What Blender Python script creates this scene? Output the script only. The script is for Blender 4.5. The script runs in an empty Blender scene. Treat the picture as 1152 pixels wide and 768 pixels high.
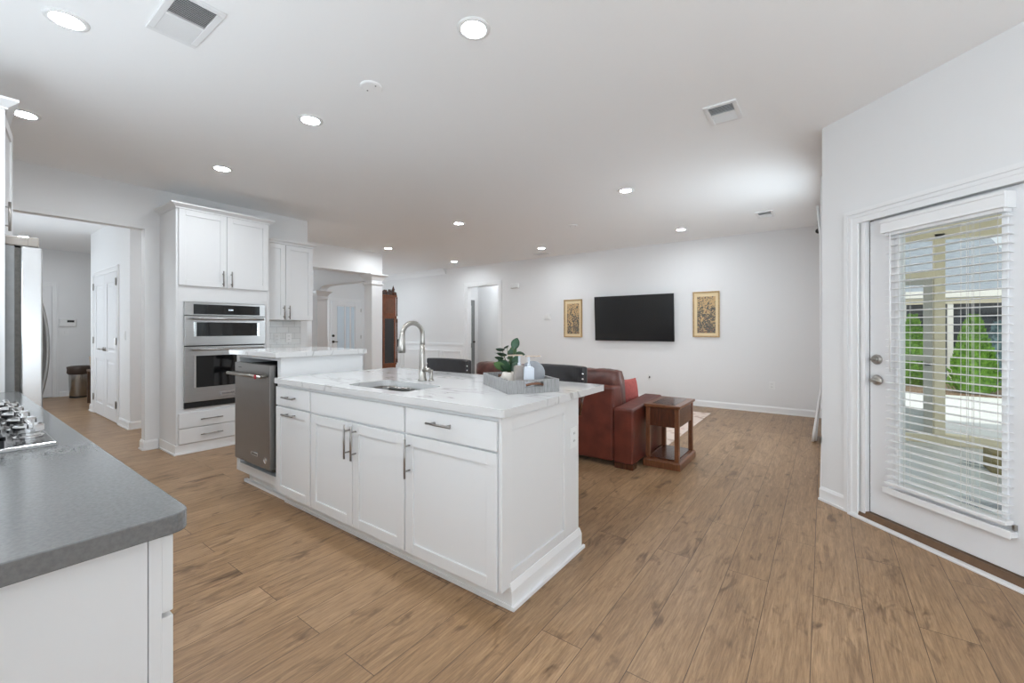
import bpy, bmesh, math, random
from mathutils import Vector, Matrix
random.seed(7)
S = bpy.context.scene
COL = S.collection
PI = math.pi

# ------------------------------------------------------------------ camera
cam_d = bpy.data.cameras.new('camera')
cam = bpy.data.objects.new('camera', cam_d)
COL.objects.link(cam)
YAW = math.radians(36.15)
cam.location = (0, 0, 1.26)
cam.rotation_euler = (PI / 2, 0, YAW)
cam_d.sensor_width = 36.0
cam_d.lens = 480.0 / 1152.0 * 36.0
cam_d.shift_y = -13.5 / 1152.0
cam_d.clip_start = 0.02
S.camera = cam

# ------------------------------------------------------------------ view, sky, sun, daylight, added fill lamps
S.view_settings.view_transform = 'Standard'
S.view_settings.look = 'None'
S.view_settings.gamma = 1.0
S.view_settings.use_curve_mapping = False
S.view_settings.exposure = 0.0
S.cycles.use_denoising = True
S.cycles.max_bounces = 10
S.cycles.diffuse_bounces = 6
S.cycles.transparent_max_bounces = 12
S.cycles.sample_clamp_indirect = 4.0
S.cycles.caustics_reflective = False
S.cycles.caustics_refractive = False

W = bpy.data.worlds.new('sky')
S.world = W
W.use_nodes = True
bg = W.node_tree.nodes['Background']
bg.inputs[0].default_value = (0.86, 0.93, 1.0, 1)
bg.inputs[1].default_value = 0.95

sun_d = bpy.data.lights.new('sun', 'SUN')
sun = bpy.data.objects.new('sun', sun_d)
COL.objects.link(sun)
sun_d.energy = 2.2
sun_d.angle = 0.02
sun_d.color = (1.0, 0.97, 0.9)
sun.rotation_euler = Vector((0.2, 0.5, -0.85)).to_track_quat('-Z', 'Y').to_euler()

CAN_POWER = 292.0         # strength of every recessed ceiling lamp
CAN_COLOR = (0.92, 0.985, 1.04)


def area_lamp(name, loc, direction, sx, sy, power, color=(0.82, 0.93, 1.02)):
    d = bpy.data.lights.new(name, 'AREA')
    d.shape = 'RECTANGLE'
    d.size = sx
    d.size_y = sy
    d.energy = power
    d.color = color
    o = bpy.data.objects.new(name, d)
    o.location = loc
    o.rotation_euler = Vector(direction).to_track_quat('-Z', 'Y').to_euler()
    COL.objects.link(o)


area_lamp('daylight_breakfast_window', (2.55, -0.6, 1.35), (-1, 0, 1.0), 3.2, 1.9, 60)
area_lamp('fill_light_nook', (1.5, -2.55, 1.35), (0, 1, 1.5), 2.0, 1.9, 155)  # added lamp on a windowless wall, aimed up to brighten the ceiling
area_lamp('daylight_family_window', (0.02, 5.0, 1.5), (-1, 0.2, 0.0), 1.15, 1.5, 26)
area_lamp('fill_light_dining', (-10.66, 5.38, 1.4), (1, 0.25, 0.2), 0.66, 1.5, 48)  # added fill lamp hidden behind the foyer column, no window there
area_lamp('fill_light_passage', (-8.6, -0.30, 1.5), (0, 1, 0.2), 1.6, 1.4, 34)  # added lamp on a solid wall, lifts the closet doors and passage
area_lamp('fill_light_kitchen', (-2.0, -0.33, 1.65), (0, 1, 0.7), 2.9, 1.0, 37)  # invented source above the cooktop, fills island fronts and ceiling


# ------------------------------------------------------------------ materials
def lin(c):
    return tuple((x / 255 / 12.92) if x / 255 <= 0.04045 else ((x / 255 + 0.055) / 1.055) ** 2.4 for x in c)


def new_mat(name):
    m = bpy.data.materials.new(name)
    m.use_nodes = True
    nt = m.node_tree
    return m, nt, nt.nodes['Principled BSDF']


def N(nt, t, **kw):
    n = nt.nodes.new(t)
    for k, v in kw.items():
        setattr(n, k, v)
    return n


def mat(name, rgb, rough=0.5, metal=0.0, vary=0.0, scale=8.0, bump=0.0, bscale=200.0, spec=0.5, stretch=None, coat=0.0, rgb2=None):
    m, nt, p = new_mat(name)
    c = lin(rgb)
    p.inputs['Roughness'].default_value = rough
    p.inputs['Metallic'].default_value = metal
    p.inputs['Specular IOR Level'].default_value = spec
    if coat:
        p.inputs['Coat Weight'].default_value = coat
        p.inputs['Coat Roughness'].default_value = 0.1
    p.inputs['Base Color'].default_value = (*c, 1)
    tc = N(nt, 'ShaderNodeTexCoord')
    mp = N(nt, 'ShaderNodeMapping')
    if stretch:
        mp.inputs['Scale'].default_value = stretch
    nt.links.new(tc.outputs['Object'], mp.inputs[0])
    if vary or rgb2:
        n = N(nt, 'ShaderNodeTexNoise')
        n.inputs['Scale'].default_value = scale
        n.inputs['Detail'].default_value = 5
        nt.links.new(mp.outputs[0], n.inputs['Vector'])
        r = N(nt, 'ShaderNodeValToRGB')
        c2 = lin(rgb2) if rgb2 else None
        r.color_ramp.elements[0].position = 0.32
        r.color_ramp.elements[1].position = 0.68
        r.color_ramp.elements[0].color = (*(c2 or tuple(x * (1 - vary) for x in c)), 1)
        r.color_ramp.elements[1].color = (*(c if c2 else tuple(min(1, x * (1 + vary)) for x in c)), 1)
        nt.links.new(n.outputs[0], r.inputs[0])
        nt.links.new(r.outputs[0], p.inputs['Base Color'])
    if bump:
        n2 = N(nt, 'ShaderNodeTexNoise')
        n2.inputs['Scale'].default_value = bscale
        n2.inputs['Detail'].default_value = 3
        nt.links.new(mp.outputs[0], n2.inputs['Vector'])
        b = N(nt, 'ShaderNodeBump')
        b.inputs['Strength'].default_value = bump
        b.inputs['Distance'].default_value = 0.01
        nt.links.new(n2.outputs[0], b.inputs['Height'])
        nt.links.new(b.outputs[0], p.inputs['Normal'])
    return m


def emit(name, rgb, s):
    m, nt, p = new_mat(name)
    p.inputs['Base Color'].default_value = (*rgb, 1)
    p.inputs['Emission Color'].default_value = (*rgb, 1)
    p.inputs['Emission Strength'].default_value = s
    return m


def glass(name, tint=(0.96, 0.98, 0.97), refl=0.07):
    m = bpy.data.materials.new(name)
    m.use_nodes = True
    nt = m.node_tree
    nt.nodes.remove(nt.nodes['Principled BSDF'])
    o = nt.nodes['Material Output']
    t = N(nt, 'ShaderNodeBsdfTransparent')
    t.inputs[0].default_value = (*tint, 1)
    g = N(nt, 'ShaderNodeBsdfGlossy')
    g.inputs['Roughness'].default_value = 0.03
    x = N(nt, 'ShaderNodeMixShader')
    x.inputs[0].default_value = refl
    nt.links.new(t.outputs[0], x.inputs[1])
    nt.links.new(g.outputs[0], x.inputs[2])
    nt.links.new(x.outputs[0], o.inputs[0])
    return m


M = {}
M['wall'] = mat('wall_paint', (236, 236, 236), 0.85, spec=0.2, bump=0.03, bscale=350)
M['ceil'] = mat('ceiling_paint', (249, 249, 249), 0.9, spec=0.15, bump=0.03, bscale=300)
M['trim'] = mat('white_trim_paint', (240, 240, 240), 0.4)
M['cab'] = mat('white_cabinet_lacquer', (228, 228, 228), 0.38)
M['door'] = mat('white_door_paint', (234, 234, 235), 0.42)
M['steel'] = mat('brushed_stainless', (182, 181, 180), 0.3, 1.0, vary=0.06, scale=6, stretch=(1, 1, 60))
M['steel_dark'] = mat('dark_stainless', (150, 148, 146), 0.36, 1.0, vary=0.05, scale=6, stretch=(60, 60, 1))
M['fridge_steel'] = mat('fridge_stainless', (214, 214, 214), 0.22, 1.0, vary=0.03, scale=3)
M['sinksteel'] = mat('sink_steel', (126, 124, 121), 0.34, 1.0, vary=0.05, scale=6)
M['chrome'] = mat('chrome', (225, 225, 225), 0.08, 1.0)
M['nickel'] = mat('brushed_nickel', (176, 172, 166), 0.28, 1.0)
M['pull'] = mat('satin_pull_metal', (158, 154, 150), 0.32, 1.0)
M['bronze'] = mat('dark_bronze', (70, 62, 55), 0.4, 0.8)
M['blackglass'] = mat('black_glass', (14, 14, 15), 0.04, spec=0.6)
M['screen'] = mat('tv_screen', (30, 31, 32), 0.22, spec=0.5)
M['black'] = mat('black_plastic', (22, 22, 23), 0.45)
M['rubber'] = mat('dark_gasket', (80, 77, 72), 0.6, vary=0.2, scale=60)
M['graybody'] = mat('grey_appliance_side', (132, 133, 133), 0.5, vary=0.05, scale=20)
M['hinge'] = mat('taupe_hinge_cover', (150, 142, 134), 0.45)
M['red'] = mat('red_enamel', (160, 24, 36), 0.3)
M['badge'] = mat('silver_badge', (205, 206, 208), 0.25, 0.9)
M['greycounter'] = mat('grey_quartz', (116, 117, 117), 0.17, vary=0.1, scale=160, spec=0.6)
M['cooktop'] = mat('cooktop_steel', (150, 150, 150), 0.14, 1.0)
M['iron'] = mat('cast_iron', (26, 27, 30), 0.6)
M['leather'] = mat('oxblood_leather', (98, 45, 33), 0.36, vary=0.28, scale=7, bump=0.12, bscale=60, spec=0.55)
M['leather_dark'] = mat('worn_dark_leather', (92, 54, 46), 0.36, vary=0.4, scale=11, bump=0.25, bscale=30, spec=0.6)
M['pillow'] = mat('rust_red_fabric', (166, 82, 76), 0.85, vary=0.12, scale=40, bump=0.2, bscale=250)
M['stool'] = mat('charcoal_leatherette', (46, 44, 45), 0.45, vary=0.1, scale=30, bump=0.08, bscale=150)
M['walnut'] = mat('walnut_wood', (112, 68, 42), 0.3, vary=0.3, scale=9, stretch=(14, 14, 1.2), coat=0.3)
M['walnut_top'] = mat('walnut_top', (96, 66, 50), 0.22, vary=0.3, scale=9, stretch=(12, 1.5, 12), coat=0.4)
M['mahogany'] = mat('mahogany', (78, 42, 26), 0.26, vary=0.35, scale=8, stretch=(12, 12, 1.2), coat=0.4)
M['clockwood'] = mat('cherry_clock_wood', (122, 64, 30), 0.3, vary=0.35, scale=8, stretch=(10, 10, 1.2), coat=0.3)
M['brass'] = mat('brass', (178, 140, 70), 0.25, 1.0)
M['gold'] = mat('gilt_frame', (186, 156, 112), 0.45, 0.1, vary=0.15, scale=40)
M['mat_board'] = mat('cream_mat', (232, 212, 172), 0.7)
M['plastic'] = mat('white_plastic', (238, 238, 237), 0.4)
M['vent'] = mat('white_vent_enamel', (236, 236, 236), 0.45)
M['ventdark'] = mat('vent_recess', (120, 122, 124), 0.7)
M['slot'] = mat('dark_slot', (70, 70, 70), 0.7)
M['blind'] = mat('white_blind_slat', (240, 240, 240), 0.45)
M['threshold'] = mat('brown_threshold', (108, 82, 60), 0.45, vary=0.12, scale=30)
M['cord'] = mat('white_cord', (215, 213, 208), 0.8)
M['greytray'] = mat('weathered_grey_wood', (166, 165, 164), 0.75, rgb2=(128, 127, 126), scale=10, stretch=(30, 30, 2))
M['tan'] = mat('tan_leather', (112, 78, 58), 0.6)
M['pot'] = mat('cream_ceramic', (214, 206, 196), 0.6, vary=0.05, scale=30)
M['soil'] = mat('potting_soil', (60, 48, 40), 0.95, vary=0.3, scale=60)
M['leaf'] = mat('glossy_dark_leaf', (30, 66, 38), 0.3, vary=0.45, scale=14, spec=0.5)
M['leaf2'] = mat('lighter_leaf', (66, 94, 48), 0.35, vary=0.3, scale=14)
M['stem'] = mat('green_stem', (82, 92, 52), 0.6)
M['greybottle'] = mat('grey_stoneware', (158, 150, 144), 0.6, vary=0.06, scale=30)
M['whitebottle'] = mat('white_stoneware', (206, 212, 220), 0.4)
M['plate'] = mat('pale_wood', (186, 168, 152), 0.5, vary=0.1, scale=20)
M['board'] = mat('grey_marble_board', (128, 130, 134), 0.5, rgb2=(160, 162, 166), scale=9)
M['curtain'] = mat('white_curtain', (238, 238, 238), 0.9)
M['frost'] = mat('frosted_pane', (215, 228, 238), 0.25)
M['tilegrout'] = mat('grout', (190, 190, 190), 0.8)
M['bin'] = mat('bin_steel', (176, 174, 170), 0.25, 1.0)
M['binlid'] = mat('bin_bag_brown', (72, 58, 50), 0.5)
M['darkwood'] = mat('dark_bench_wood', (86, 62, 46), 0.45, vary=0.2, scale=10, stretch=(10, 10, 1))
M['wicker'] = mat('light_wicker', (186, 158, 126), 0.8, vary=0.2, scale=60)
M['beige'] = mat('porch_beige_paint', (244, 234, 206), 0.55)
M['screenframe'] = mat('grey_screen_door', (196, 196, 190), 0.5)
M['kick'] = mat('pale_kick_panel', (206, 212, 214), 0.5)
M['stucco'] = mat('white_concrete', (238, 238, 236), 0.9, vary=0.04, scale=4)
M['shingle'] = mat('slate_blue_shingles', (168, 176, 184), 0.9, rgb2=(136, 143, 152), scale=5, stretch=(1, 12, 1))
M['siding'] = mat('dark_grey_siding', (104, 108, 112), 0.7, vary=0.12, scale=3, stretch=(6, 1, 1))
M['darkpane'] = mat('dark_window_pane', (66, 72, 78), 0.08)
M['extwhite'] = mat('exterior_white', (246, 244, 236), 0.6)
M['cedar'] = mat('arborvitae_green', (124, 168, 60), 0.8, rgb2=(74, 116, 38), scale=14)
M['spruce'] = mat('blue_spruce', (120, 146, 150), 0.8, rgb2=(82, 106, 112), scale=14)
M['bark'] = mat('bark', (96, 74, 54), 0.9)
M['mulch'] = mat('brown_mulch', (140, 118, 98), 0.95, vary=0.3, scale=20)
M['patio_yellow'] = mat('olive_planter', (150, 138, 96), 0.7, vary=0.15, scale=20)
M['paneglass'] = glass('clear_pane', refl=0.04)


def floor_material():
    m, nt, p = new_mat('oak_plank_floor')
    L = nt.links
    tc = N(nt, 'ShaderNodeTexCoord')
    sp = N(nt, 'ShaderNodeSeparateXYZ')
    L.new(tc.outputs['Object'], sp.inputs[0])
    ad = N(nt, 'ShaderNodeMath', operation='ADD')
    ad.inputs[1].default_value = 0.04 + 0.183 * 100
    L.new(sp.outputs[0], ad.inputs[0])
    cb = N(nt, 'ShaderNodeCombineXYZ')
    L.new(sp.outputs[1], cb.inputs[0])
    L.new(ad.outputs[0], cb.inputs[1])
    br = N(nt, 'ShaderNodeTexBrick')
    br.offset = 0.37
    br.offset_frequency = 2
    br.inputs['Scale'].default_value = 1.0
    br.inputs['Brick Width'].default_value = 1.52
    br.inputs['Row Height'].default_value = 0.183
    br.inputs['Mortar Size'].default_value = 0.0014
    br.inputs['Mortar Smooth'].default_value = 0.2
    br.inputs['Color1'].default_value = (0, 0, 0, 1)
    br.inputs['Color2'].default_value = (1, 1, 1, 1)
    br.inputs['Mortar'].default_value = (0.5, 0.5, 0.5, 1)
    L.new(cb.outputs[0], br.inputs['Vector'])
    # per plank offset so that the grain differs from board to board
    row = N(nt, 'ShaderNodeMath', operation='DIVIDE')
    row.inputs[1].default_value = 0.183
    L.new(ad.outputs[0], row.inputs[0])
    fl = N(nt, 'ShaderNodeMath', operation='FLOOR')
    L.new(row.outputs[0], fl.inputs[0])
    mul = N(nt, 'ShaderNodeMath', operation='MULTIPLY')
    mul.inputs[1].default_value = 3.71
    L.new(fl.outputs[0], mul.inputs[0])
    vb = N(nt, 'ShaderNodeMath', operation='MULTIPLY')
    vb.inputs[1].default_value = 17.0
    L.new(br.outputs['Color'], vb.inputs[0])
    oy = N(nt, 'ShaderNodeMath', operation='ADD')
    L.new(sp.outputs[1], oy.inputs[0])
    L.new(mul.outputs[0], oy.inputs[1])
    gv = N(nt, 'ShaderNodeCombineXYZ')
    L.new(sp.outputs[0], gv.inputs[0])
    L.new(oy.outputs[0], gv.inputs[1])
    L.new(vb.outputs[0], gv.inputs[2])

    def noise(sx, sy, detail, rough=0.6, dist=0.0):
        mp = N(nt, 'ShaderNodeMapping')
        mp.inputs['Scale'].default_value = (sx, sy, 1)
        L.new(gv.outputs[0], mp.inputs[0])
        n = N(nt, 'ShaderNodeTexNoise')
        n.inputs['Scale'].default_value = 1.0
        n.inputs['Detail'].default_value = detail
        n.inputs['Roughness'].default_value = rough
        n.inputs['Distortion'].default_value = dist
        L.new(mp.outputs[0], n.inputs['Vector'])
        return n
    fine = noise(150, 9.0, 5, 0.7, 0.5)
    mid = noise(26, 2.2, 4, 0.6, 1.6)
    knot = noise(11, 4.2, 3, 0.55, 0.8)
    # base plank tone
    r0 = N(nt, 'ShaderNodeValToRGB')
    r0.color_ramp.elements[0].color = (*lin((156, 124, 91)), 1)
    r0.color_ramp.elements[1].color = (*lin((170, 138, 105)), 1)
    L.new(br.outputs['Color'], r0.inputs[0])
    rm = N(nt, 'ShaderNodeValToRGB')
    rm.color_ramp.elements[0].position = 0.3
    rm.color_ramp.elements[1].position = 0.7
    rm.color_ramp.elements[0].color = (0.70, 0.67, 0.65, 1)
    rm.color_ramp.elements[1].color = (1.10, 1.10, 1.10, 1)
    L.new(mid.outputs[0], rm.inputs[0])
    rf = N(nt, 'ShaderNodeValToRGB')
    rf.color_ramp.elements[0].position = 0.33
    rf.color_ramp.elements[1].position = 0.66
    rf.color_ramp.elements[0].color = (0.72, 0.71, 0.70, 1)
    rf.color_ramp.elements[1].color = (1.16, 1.16, 1.16, 1)
    L.new(fine.outputs[0], rf.inputs[0])
    rk = N(nt, 'ShaderNodeValToRGB')
    rk.color_ramp.elements[0].position = 0.27
    rk.color_ramp.elements[1].position = 0.43
    rk.color_ramp.elements[0].color = (0.44, 0.40, 0.37, 1)
    rk.color_ramp.elements[1].color = (1, 1, 1, 1)
    L.new(knot.outputs[0], rk.inputs[0])

    def mulc(a, b):
        x = N(nt, 'ShaderNodeMix', data_type='RGBA', blend_type='MULTIPLY')
        x.inputs[0].default_value = 1.0
        L.new(a, x.inputs[6])
        L.new(b, x.inputs[7])
        return x.outputs[2]
    c = mulc(mulc(mulc(r0.outputs[0], rm.outputs[0]), rf.outputs[0]), rk.outputs[0])
    seam = N(nt, 'ShaderNodeMix', data_type='RGBA')
    L.new(br.outputs['Fac'], seam.inputs[0])
    L.new(c, seam.inputs[6])
    seam.inputs[7].default_value = (*lin((76, 58, 44)), 1)
    L.new(seam.outputs[2], p.inputs['Base Color'])
    p.inputs['Roughness'].default_value = 0.36
    p.inputs['Specular IOR Level'].default_value = 0.4
    b = N(nt, 'ShaderNodeBump')
    b.inputs['Strength'].default_value = 0.12
    b.inputs['Distance'].default_value = 0.004
    L.new(fine.outputs[0], b.inputs['Height'])
    L.new(b.outputs[0], p.inputs['Normal'])
    return m


def marble_material():
    m, nt, p = new_mat('white_veined_quartz')
    L = nt.links
    tc = N(nt, 'ShaderNodeTexCoord')
    acc = None

    def vein(scale, rot, st, width, col, thr):
        mp = N(nt, 'ShaderNodeMapping')
        mp.inputs['Rotation'].default_value = (0, 0, rot)
        mp.inputs['Scale'].default_value = st
        L.new(tc.outputs['Object'], mp.inputs[0])
        n = N(nt, 'ShaderNodeTexNoise')
        n.inputs['Scale'].default_value = scale
        n.inputs['Detail'].default_value = 4
        n.inputs['Roughness'].default_value = 0.55
        n.inputs['Distortion'].default_value = 0.6
        L.new(mp.outputs[0], n.inputs['Vector'])
        s = N(nt, 'ShaderNodeMath', operation='SUBTRACT')
        s.inputs[1].default_value = thr
        L.new(n.outputs[0], s.inputs[0])
        a = N(nt, 'ShaderNodeMath', operation='ABSOLUTE')
        L.new(s.outputs[0], a.inputs[0])
        r = N(nt, 'ShaderNodeValToRGB')
        r.color_ramp.elements[0].position = 0.0
        r.color_ramp.elements[1].position = width
        r.color_ramp.elements[0].color = (*col, 1)
        r.color_ramp.elements[1].color = (1, 1, 1, 1)
        L.new(a.outputs[0], r.inputs[0])
        return r.outputs[0]

    def mulc(a, b):
        x = N(nt, 'ShaderNodeMix', data_type='RGBA', blend_type='MULTIPLY')
        x.inputs[0].default_value = 1.0
        L.new(a, x.inputs[6])
        L.new(b, x.inputs[7])
        return x.outputs[2]
    base = N(nt, 'ShaderNodeRGB')
    base.outputs[0].default_value = (*lin((214, 213, 212)), 1)
    c = mulc(base.outputs[0], vein(1.3, 0.5, (0.6, 2.2, 1), 0.014, (0.62, 0.61, 0.6), 0.55))
    c = mulc(c, vein(1.7, -0.3, (0.6, 2.4, 1), 0.007, (0.68, 0.67, 0.66), 0.38))
    L.new(c, p.inputs['Base Color'])
    p.inputs['Roughness'].default_value = 0.09
    p.inputs['Specular IOR Level'].default_value = 0.5
    return m


def brick_mat(name, w, h, c1, c2, mortar, ms, swap, rough=0.3, off=0.5):
    m, nt, p = new_mat(name)
    L = nt.links
    tc = N(nt, 'ShaderNodeTexCoord')
    sp = N(nt, 'ShaderNodeSeparateXYZ')
    L.new(tc.outputs['Object'], sp.inputs[0])
    cb = N(nt, 'ShaderNodeCombineXYZ')
    L.new(sp.outputs[swap[0]], cb.inputs[0])
    L.new(sp.outputs[swap[1]], cb.inputs[1])
    br = N(nt, 'ShaderNodeTexBrick')
    br.offset = off
    br.inputs['Scale'].default_value = 1
    br.inputs['Brick Width'].default_value = w
    br.inputs['Row Height'].default_value = h
    br.inputs['Mortar Size'].default_value = ms
    br.inputs['Color1'].default_value = (*lin(c1), 1)
    br.inputs['Color2'].default_value = (*lin(c2), 1)
    br.inputs['Mortar'].default_value = (*lin(mortar), 1)
    L.new(cb.outputs[0], br.inputs['Vector'])
    L.new(br.outputs['Color'], p.inputs['Base Color'])
    p.inputs['Roughness'].default_value = rough
    return m


def painting_material(name, seed, thr):
    m, nt, p = new_mat(name)
    L = nt.links
    tc = N(nt, 'ShaderNodeTexCoord')
    mp = N(nt, 'ShaderNodeMapping')
    mp.inputs['Location'].default_value = (seed, 0, seed * 1.7)
    L.new(tc.outputs['Object'], mp.inputs[0])
    n = N(nt, 'ShaderNodeTexNoise')
    n.inputs['Scale'].default_value = 20
    n.inputs['Detail'].default_value = 4
    n.inputs['Distortion'].default_value = 1.6
    L.new(mp.outputs[0], n.inputs['Vector'])
    sp = N(nt, 'ShaderNodeSeparateXYZ')
    L.new(tc.outputs['Object'], sp.inputs[0])
    g = N(nt, 'ShaderNodeMath', operation='MULTIPLY_ADD')
    g.inputs[1].default_value = -0.28
    g.inputs[2].default_value = thr
    L.new(sp.outputs[2], g.inputs[0])
    a = N(nt, 'ShaderNodeMath', operation='ADD')
    L.new(n.outputs[0], a.inputs[0])
    L.new(g.outputs[0], a.inputs[1])
    r = N(nt, 'ShaderNodeValToRGB')
    e = r.color_ramp.elements
    e[0].position = 0.46
    e[0].color = (*lin((204, 170, 124)), 1)
    e[1].position = 0.53
    e[1].color = (*lin((150, 136, 110)), 1)
    x = e.new(0.575)
    x.color = (*lin((72, 74, 70)), 1)
    x = e.new(0.66)
    x.color = (*lin((112, 108, 104)), 1)
    x = e.new(0.74)
    x.color = (*lin((176, 130, 92)), 1)
    L.new(a.outputs[0], r.inputs[0])
    L.new(r.outputs[0], p.inputs['Base Color'])
    p.inputs['Roughness'].default_value = 0.5
    return m


def patio_material():
    m, nt, p = new_mat('wet_concrete_patio')
    L = nt.links
    tc = N(nt, 'ShaderNodeTexCoord')
    n = N(nt, 'ShaderNodeTexNoise')
    n.inputs['Scale'].default_value = 1.6
    n.inputs['Detail'].default_value = 6
    n.inputs['Distortion'].default_value = 0.8
    L.new(tc.outputs['Object'], n.inputs['Vector'])
    r = N(nt, 'ShaderNodeValToRGB')
    e = r.color_ramp.elements
    e[0].position = 0.33
    e[0].color = (*lin((130, 136, 150)), 1)
    e[1].position = 0.44
    e[1].color = (*lin((226, 231, 240)), 1)
    L.new(n.outputs[0], r.inputs[0])
    L.new(r.outputs[0], p.inputs['Base Color'])
    p.inputs['Roughness'].default_value = 0.25
    return m


def rug_material():
    m, nt, p = new_mat('faded_rug_pile')
    L = nt.links
    tc = N(nt, 'ShaderNodeTexCoord')
    v = N(nt, 'ShaderNodeTexVoronoi')
    v.inputs['Scale'].default_value = 9
    L.new(tc.outputs['Object'], v.inputs['Vector'])
    r = N(nt, 'ShaderNodeValToRGB')
    e = r.color_ramp.elements
    e[0].position = 0.2
    e[0].color = (*lin((196, 168, 152)), 1)
    e[1].position = 0.42
    e[1].color = (*lin((226, 208, 196)), 1)
    L.new(v.outputs[0], r.inputs[0])
    L.new(r.outputs[0], p.inputs['Base Color'])
    p.inputs['Roughness'].default_value = 0.95
    return m


M['floor'] = floor_material()
M['marble'] = marble_material()
M['tile'] = brick_mat('white_subway_tile', 0.152, 0.076, (226, 226, 224), (216, 215, 213), (186, 186, 184), 0.003, (1, 2), 0.15)
M['paint_a'] = painting_material('ink_landscape', 3.1, 0.015)
M['paint_b'] = painting_material('flowering_branch', 7.7, 0.03)
M['patio'] = patio_material()
M['rug'] = rug_material()


# ------------------------------------------------------------------ geometry helpers
class MB:
    def __init__(self):
        self.bm = bmesh.new()

    def hexa(self, pts):
        v = [self.bm.verts.new(p) for p in pts]
        for f in ((3, 2, 1, 0), (4, 5, 6, 7), (0, 1, 5, 4), (1, 2, 6, 5), (2, 3, 7, 6), (3, 0, 4, 7)):
            self.bm.faces.new([v[i] for i in f])
        return self

    def box(self, x0, x1, y0, y1, z0, z1):
        x0, x1 = min(x0, x1), max(x0, x1)
        y0, y1 = min(y0, y1), max(y0, y1)
        z0, z1 = min(z0, z1), max(z0, z1)
        return self.hexa([(x0, y0, z0), (x1, y0, z0), (x1, y1, z0), (x0, y1, z0),
                          (x0, y0, z1), (x1, y0, z1), (x1, y1, z1), (x0, y1, z1)])

    def taper(self, a, b, z0, z1):
        """frustum between rectangles a=(x0,x1,y0,y1) at z0 and b at z1"""
        return self.hexa([(a[0], a[2], z0), (a[1], a[2], z0), (a[1], a[3], z0), (a[0], a[3], z0),
                          (b[0], b[2], z1), (b[1], b[2], z1), (b[1], b[3], z1), (b[0], b[3], z1)])

    def prism(self, poly, fn, a, b):
        """extrude polygon (list of 2d) from a to b; fn(u,v,t)->xyz"""
        A = [self.bm.verts.new(fn(u, v, a)) for u, v in poly]
        B = [self.bm.verts.new(fn(u, v, b)) for u, v in poly]
        n = len(poly)
        for i in range(n):
            self.bm.faces.new((A[i], A[(i + 1) % n], B[(i + 1) % n], B[i]))
        self.bm.faces.new(A[::-1])
        self.bm.faces.new(B)
        return self

    def tube(self, pts, r, seg=10, cap=True):
        pts = [Vector(p) for p in pts]
        rr = r if isinstance(r, (list, tuple)) else [r] * len(pts)
        rings = []
        up = None
        for i, p in enumerate(pts):
            d = (pts[min(i + 1, len(pts) - 1)] - pts[max(i - 1, 0)]).normalized()
            if up is None:
                up = Vector((0, 0, 1)) if abs(d.z) < 0.9 else Vector((1, 0, 0))
            a = d.cross(up)
            if a.length < 1e-5:
                a = d.orthogonal()
            a.normalize()
            b = a.cross(d).normalized()
            up = b
            rings.append([self.bm.verts.new(p + rr[i] * (math.cos(t) * a + math.sin(t) * b))
                          for t in (2 * PI * k / seg for k in range(seg))])
        for A, B in zip(rings, rings[1:]):
            for k in range(seg):
                self.bm.faces.new((A[k], A[(k + 1) % seg], B[(k + 1) % seg], B[k]))
        if cap:
            self.bm.faces.new(rings[0][::-1])
            self.bm.faces.new(rings[-1])
        return self

    def cyl(self, p0, p1, r, seg=16, r2=None):
        return self.tube([p0, p1], [r, r if r2 is None else r2], seg)

    def lathe(self, prof, c, seg=24, axis='Z'):
        rings = []
        for r, h in prof:
            ring = []
            for k in range(seg):
                t = 2 * PI * k / seg
                a, b = r * math.cos(t), r * math.sin(t)
                q = {'Z': (a, b, h), 'Y': (a, h, b), 'X': (h, a, b)}[axis]
                ring.append(self.bm.verts.new((c[0] + q[0], c[1] + q[1], c[2] + q[2])))
            rings.append(ring)
        for A, B in zip(rings, rings[1:]):
            for k in range(seg):
                self.bm.faces.new((A[k], A[(k + 1) % seg], B[(k + 1) % seg], B[k]))
        self.bm.faces.new(rings[0][::-1])
        self.bm.faces.new(rings[-1])
        return self

    def grid(self, nu, nv, fn, wrap=False):
        g = [[self.bm.verts.new(fn(i / (nu - (0 if wrap else 1)), j / (nv - 1))) for j in range(nv)] for i in range(nu)]
        for i in range(nu if wrap else nu - 1):
            for j in range(nv - 1):
                self.bm.faces.new((g[i][j], g[(i + 1) % nu][j], g[(i + 1) % nu][j + 1], g[i][j + 1]))
        return g

    def build(self, name, m, parent=None, bevel=0.0, smooth=False, local=False, sub=0, solid=0.0, seg=2):
        root = parent
        while root is not None and root.parent is not None:
            root = root.parent
        bm = self.bm
        bmesh.ops.recalc_face_normals(bm, faces=bm.faces)
        if root is not None and not local:
            bmesh.ops.translate(bm, verts=bm.verts, vec=-root.location)
        me = bpy.data.meshes.new(name)
        bm.to_mesh(me)
        bm.free()
        for mm in (m if isinstance(m, (list, tuple)) else [m]):
            me.materials.append(mm)
        if smooth:
            for f in me.polygons:
                f.use_smooth = True
        o = bpy.data.objects.new(name, me)
        COL.objects.link(o)
        if parent is not None:
            o.parent = parent
        if solid:
            md = o.modifiers.new('solid', 'SOLIDIFY')
            md.thickness = solid
            md.offset = 0
        if bevel:
            md = o.modifiers.new('bevel', 'BEVEL')
            md.width = bevel
            md.segments = seg
            md.limit_method = 'ANGLE'
            md.angle_limit = math.radians(40)
        if sub:
            md = o.modifiers.new('sub', 'SUBSURF')
            md.levels = sub
            md.render_levels = sub
        return o


def tag(o, label, cat, group=None, kind=None):
    o['label'] = label
    o['category'] = cat
    if group:
        o['group'] = group
    if kind:
        o['kind'] = kind
    return o


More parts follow.
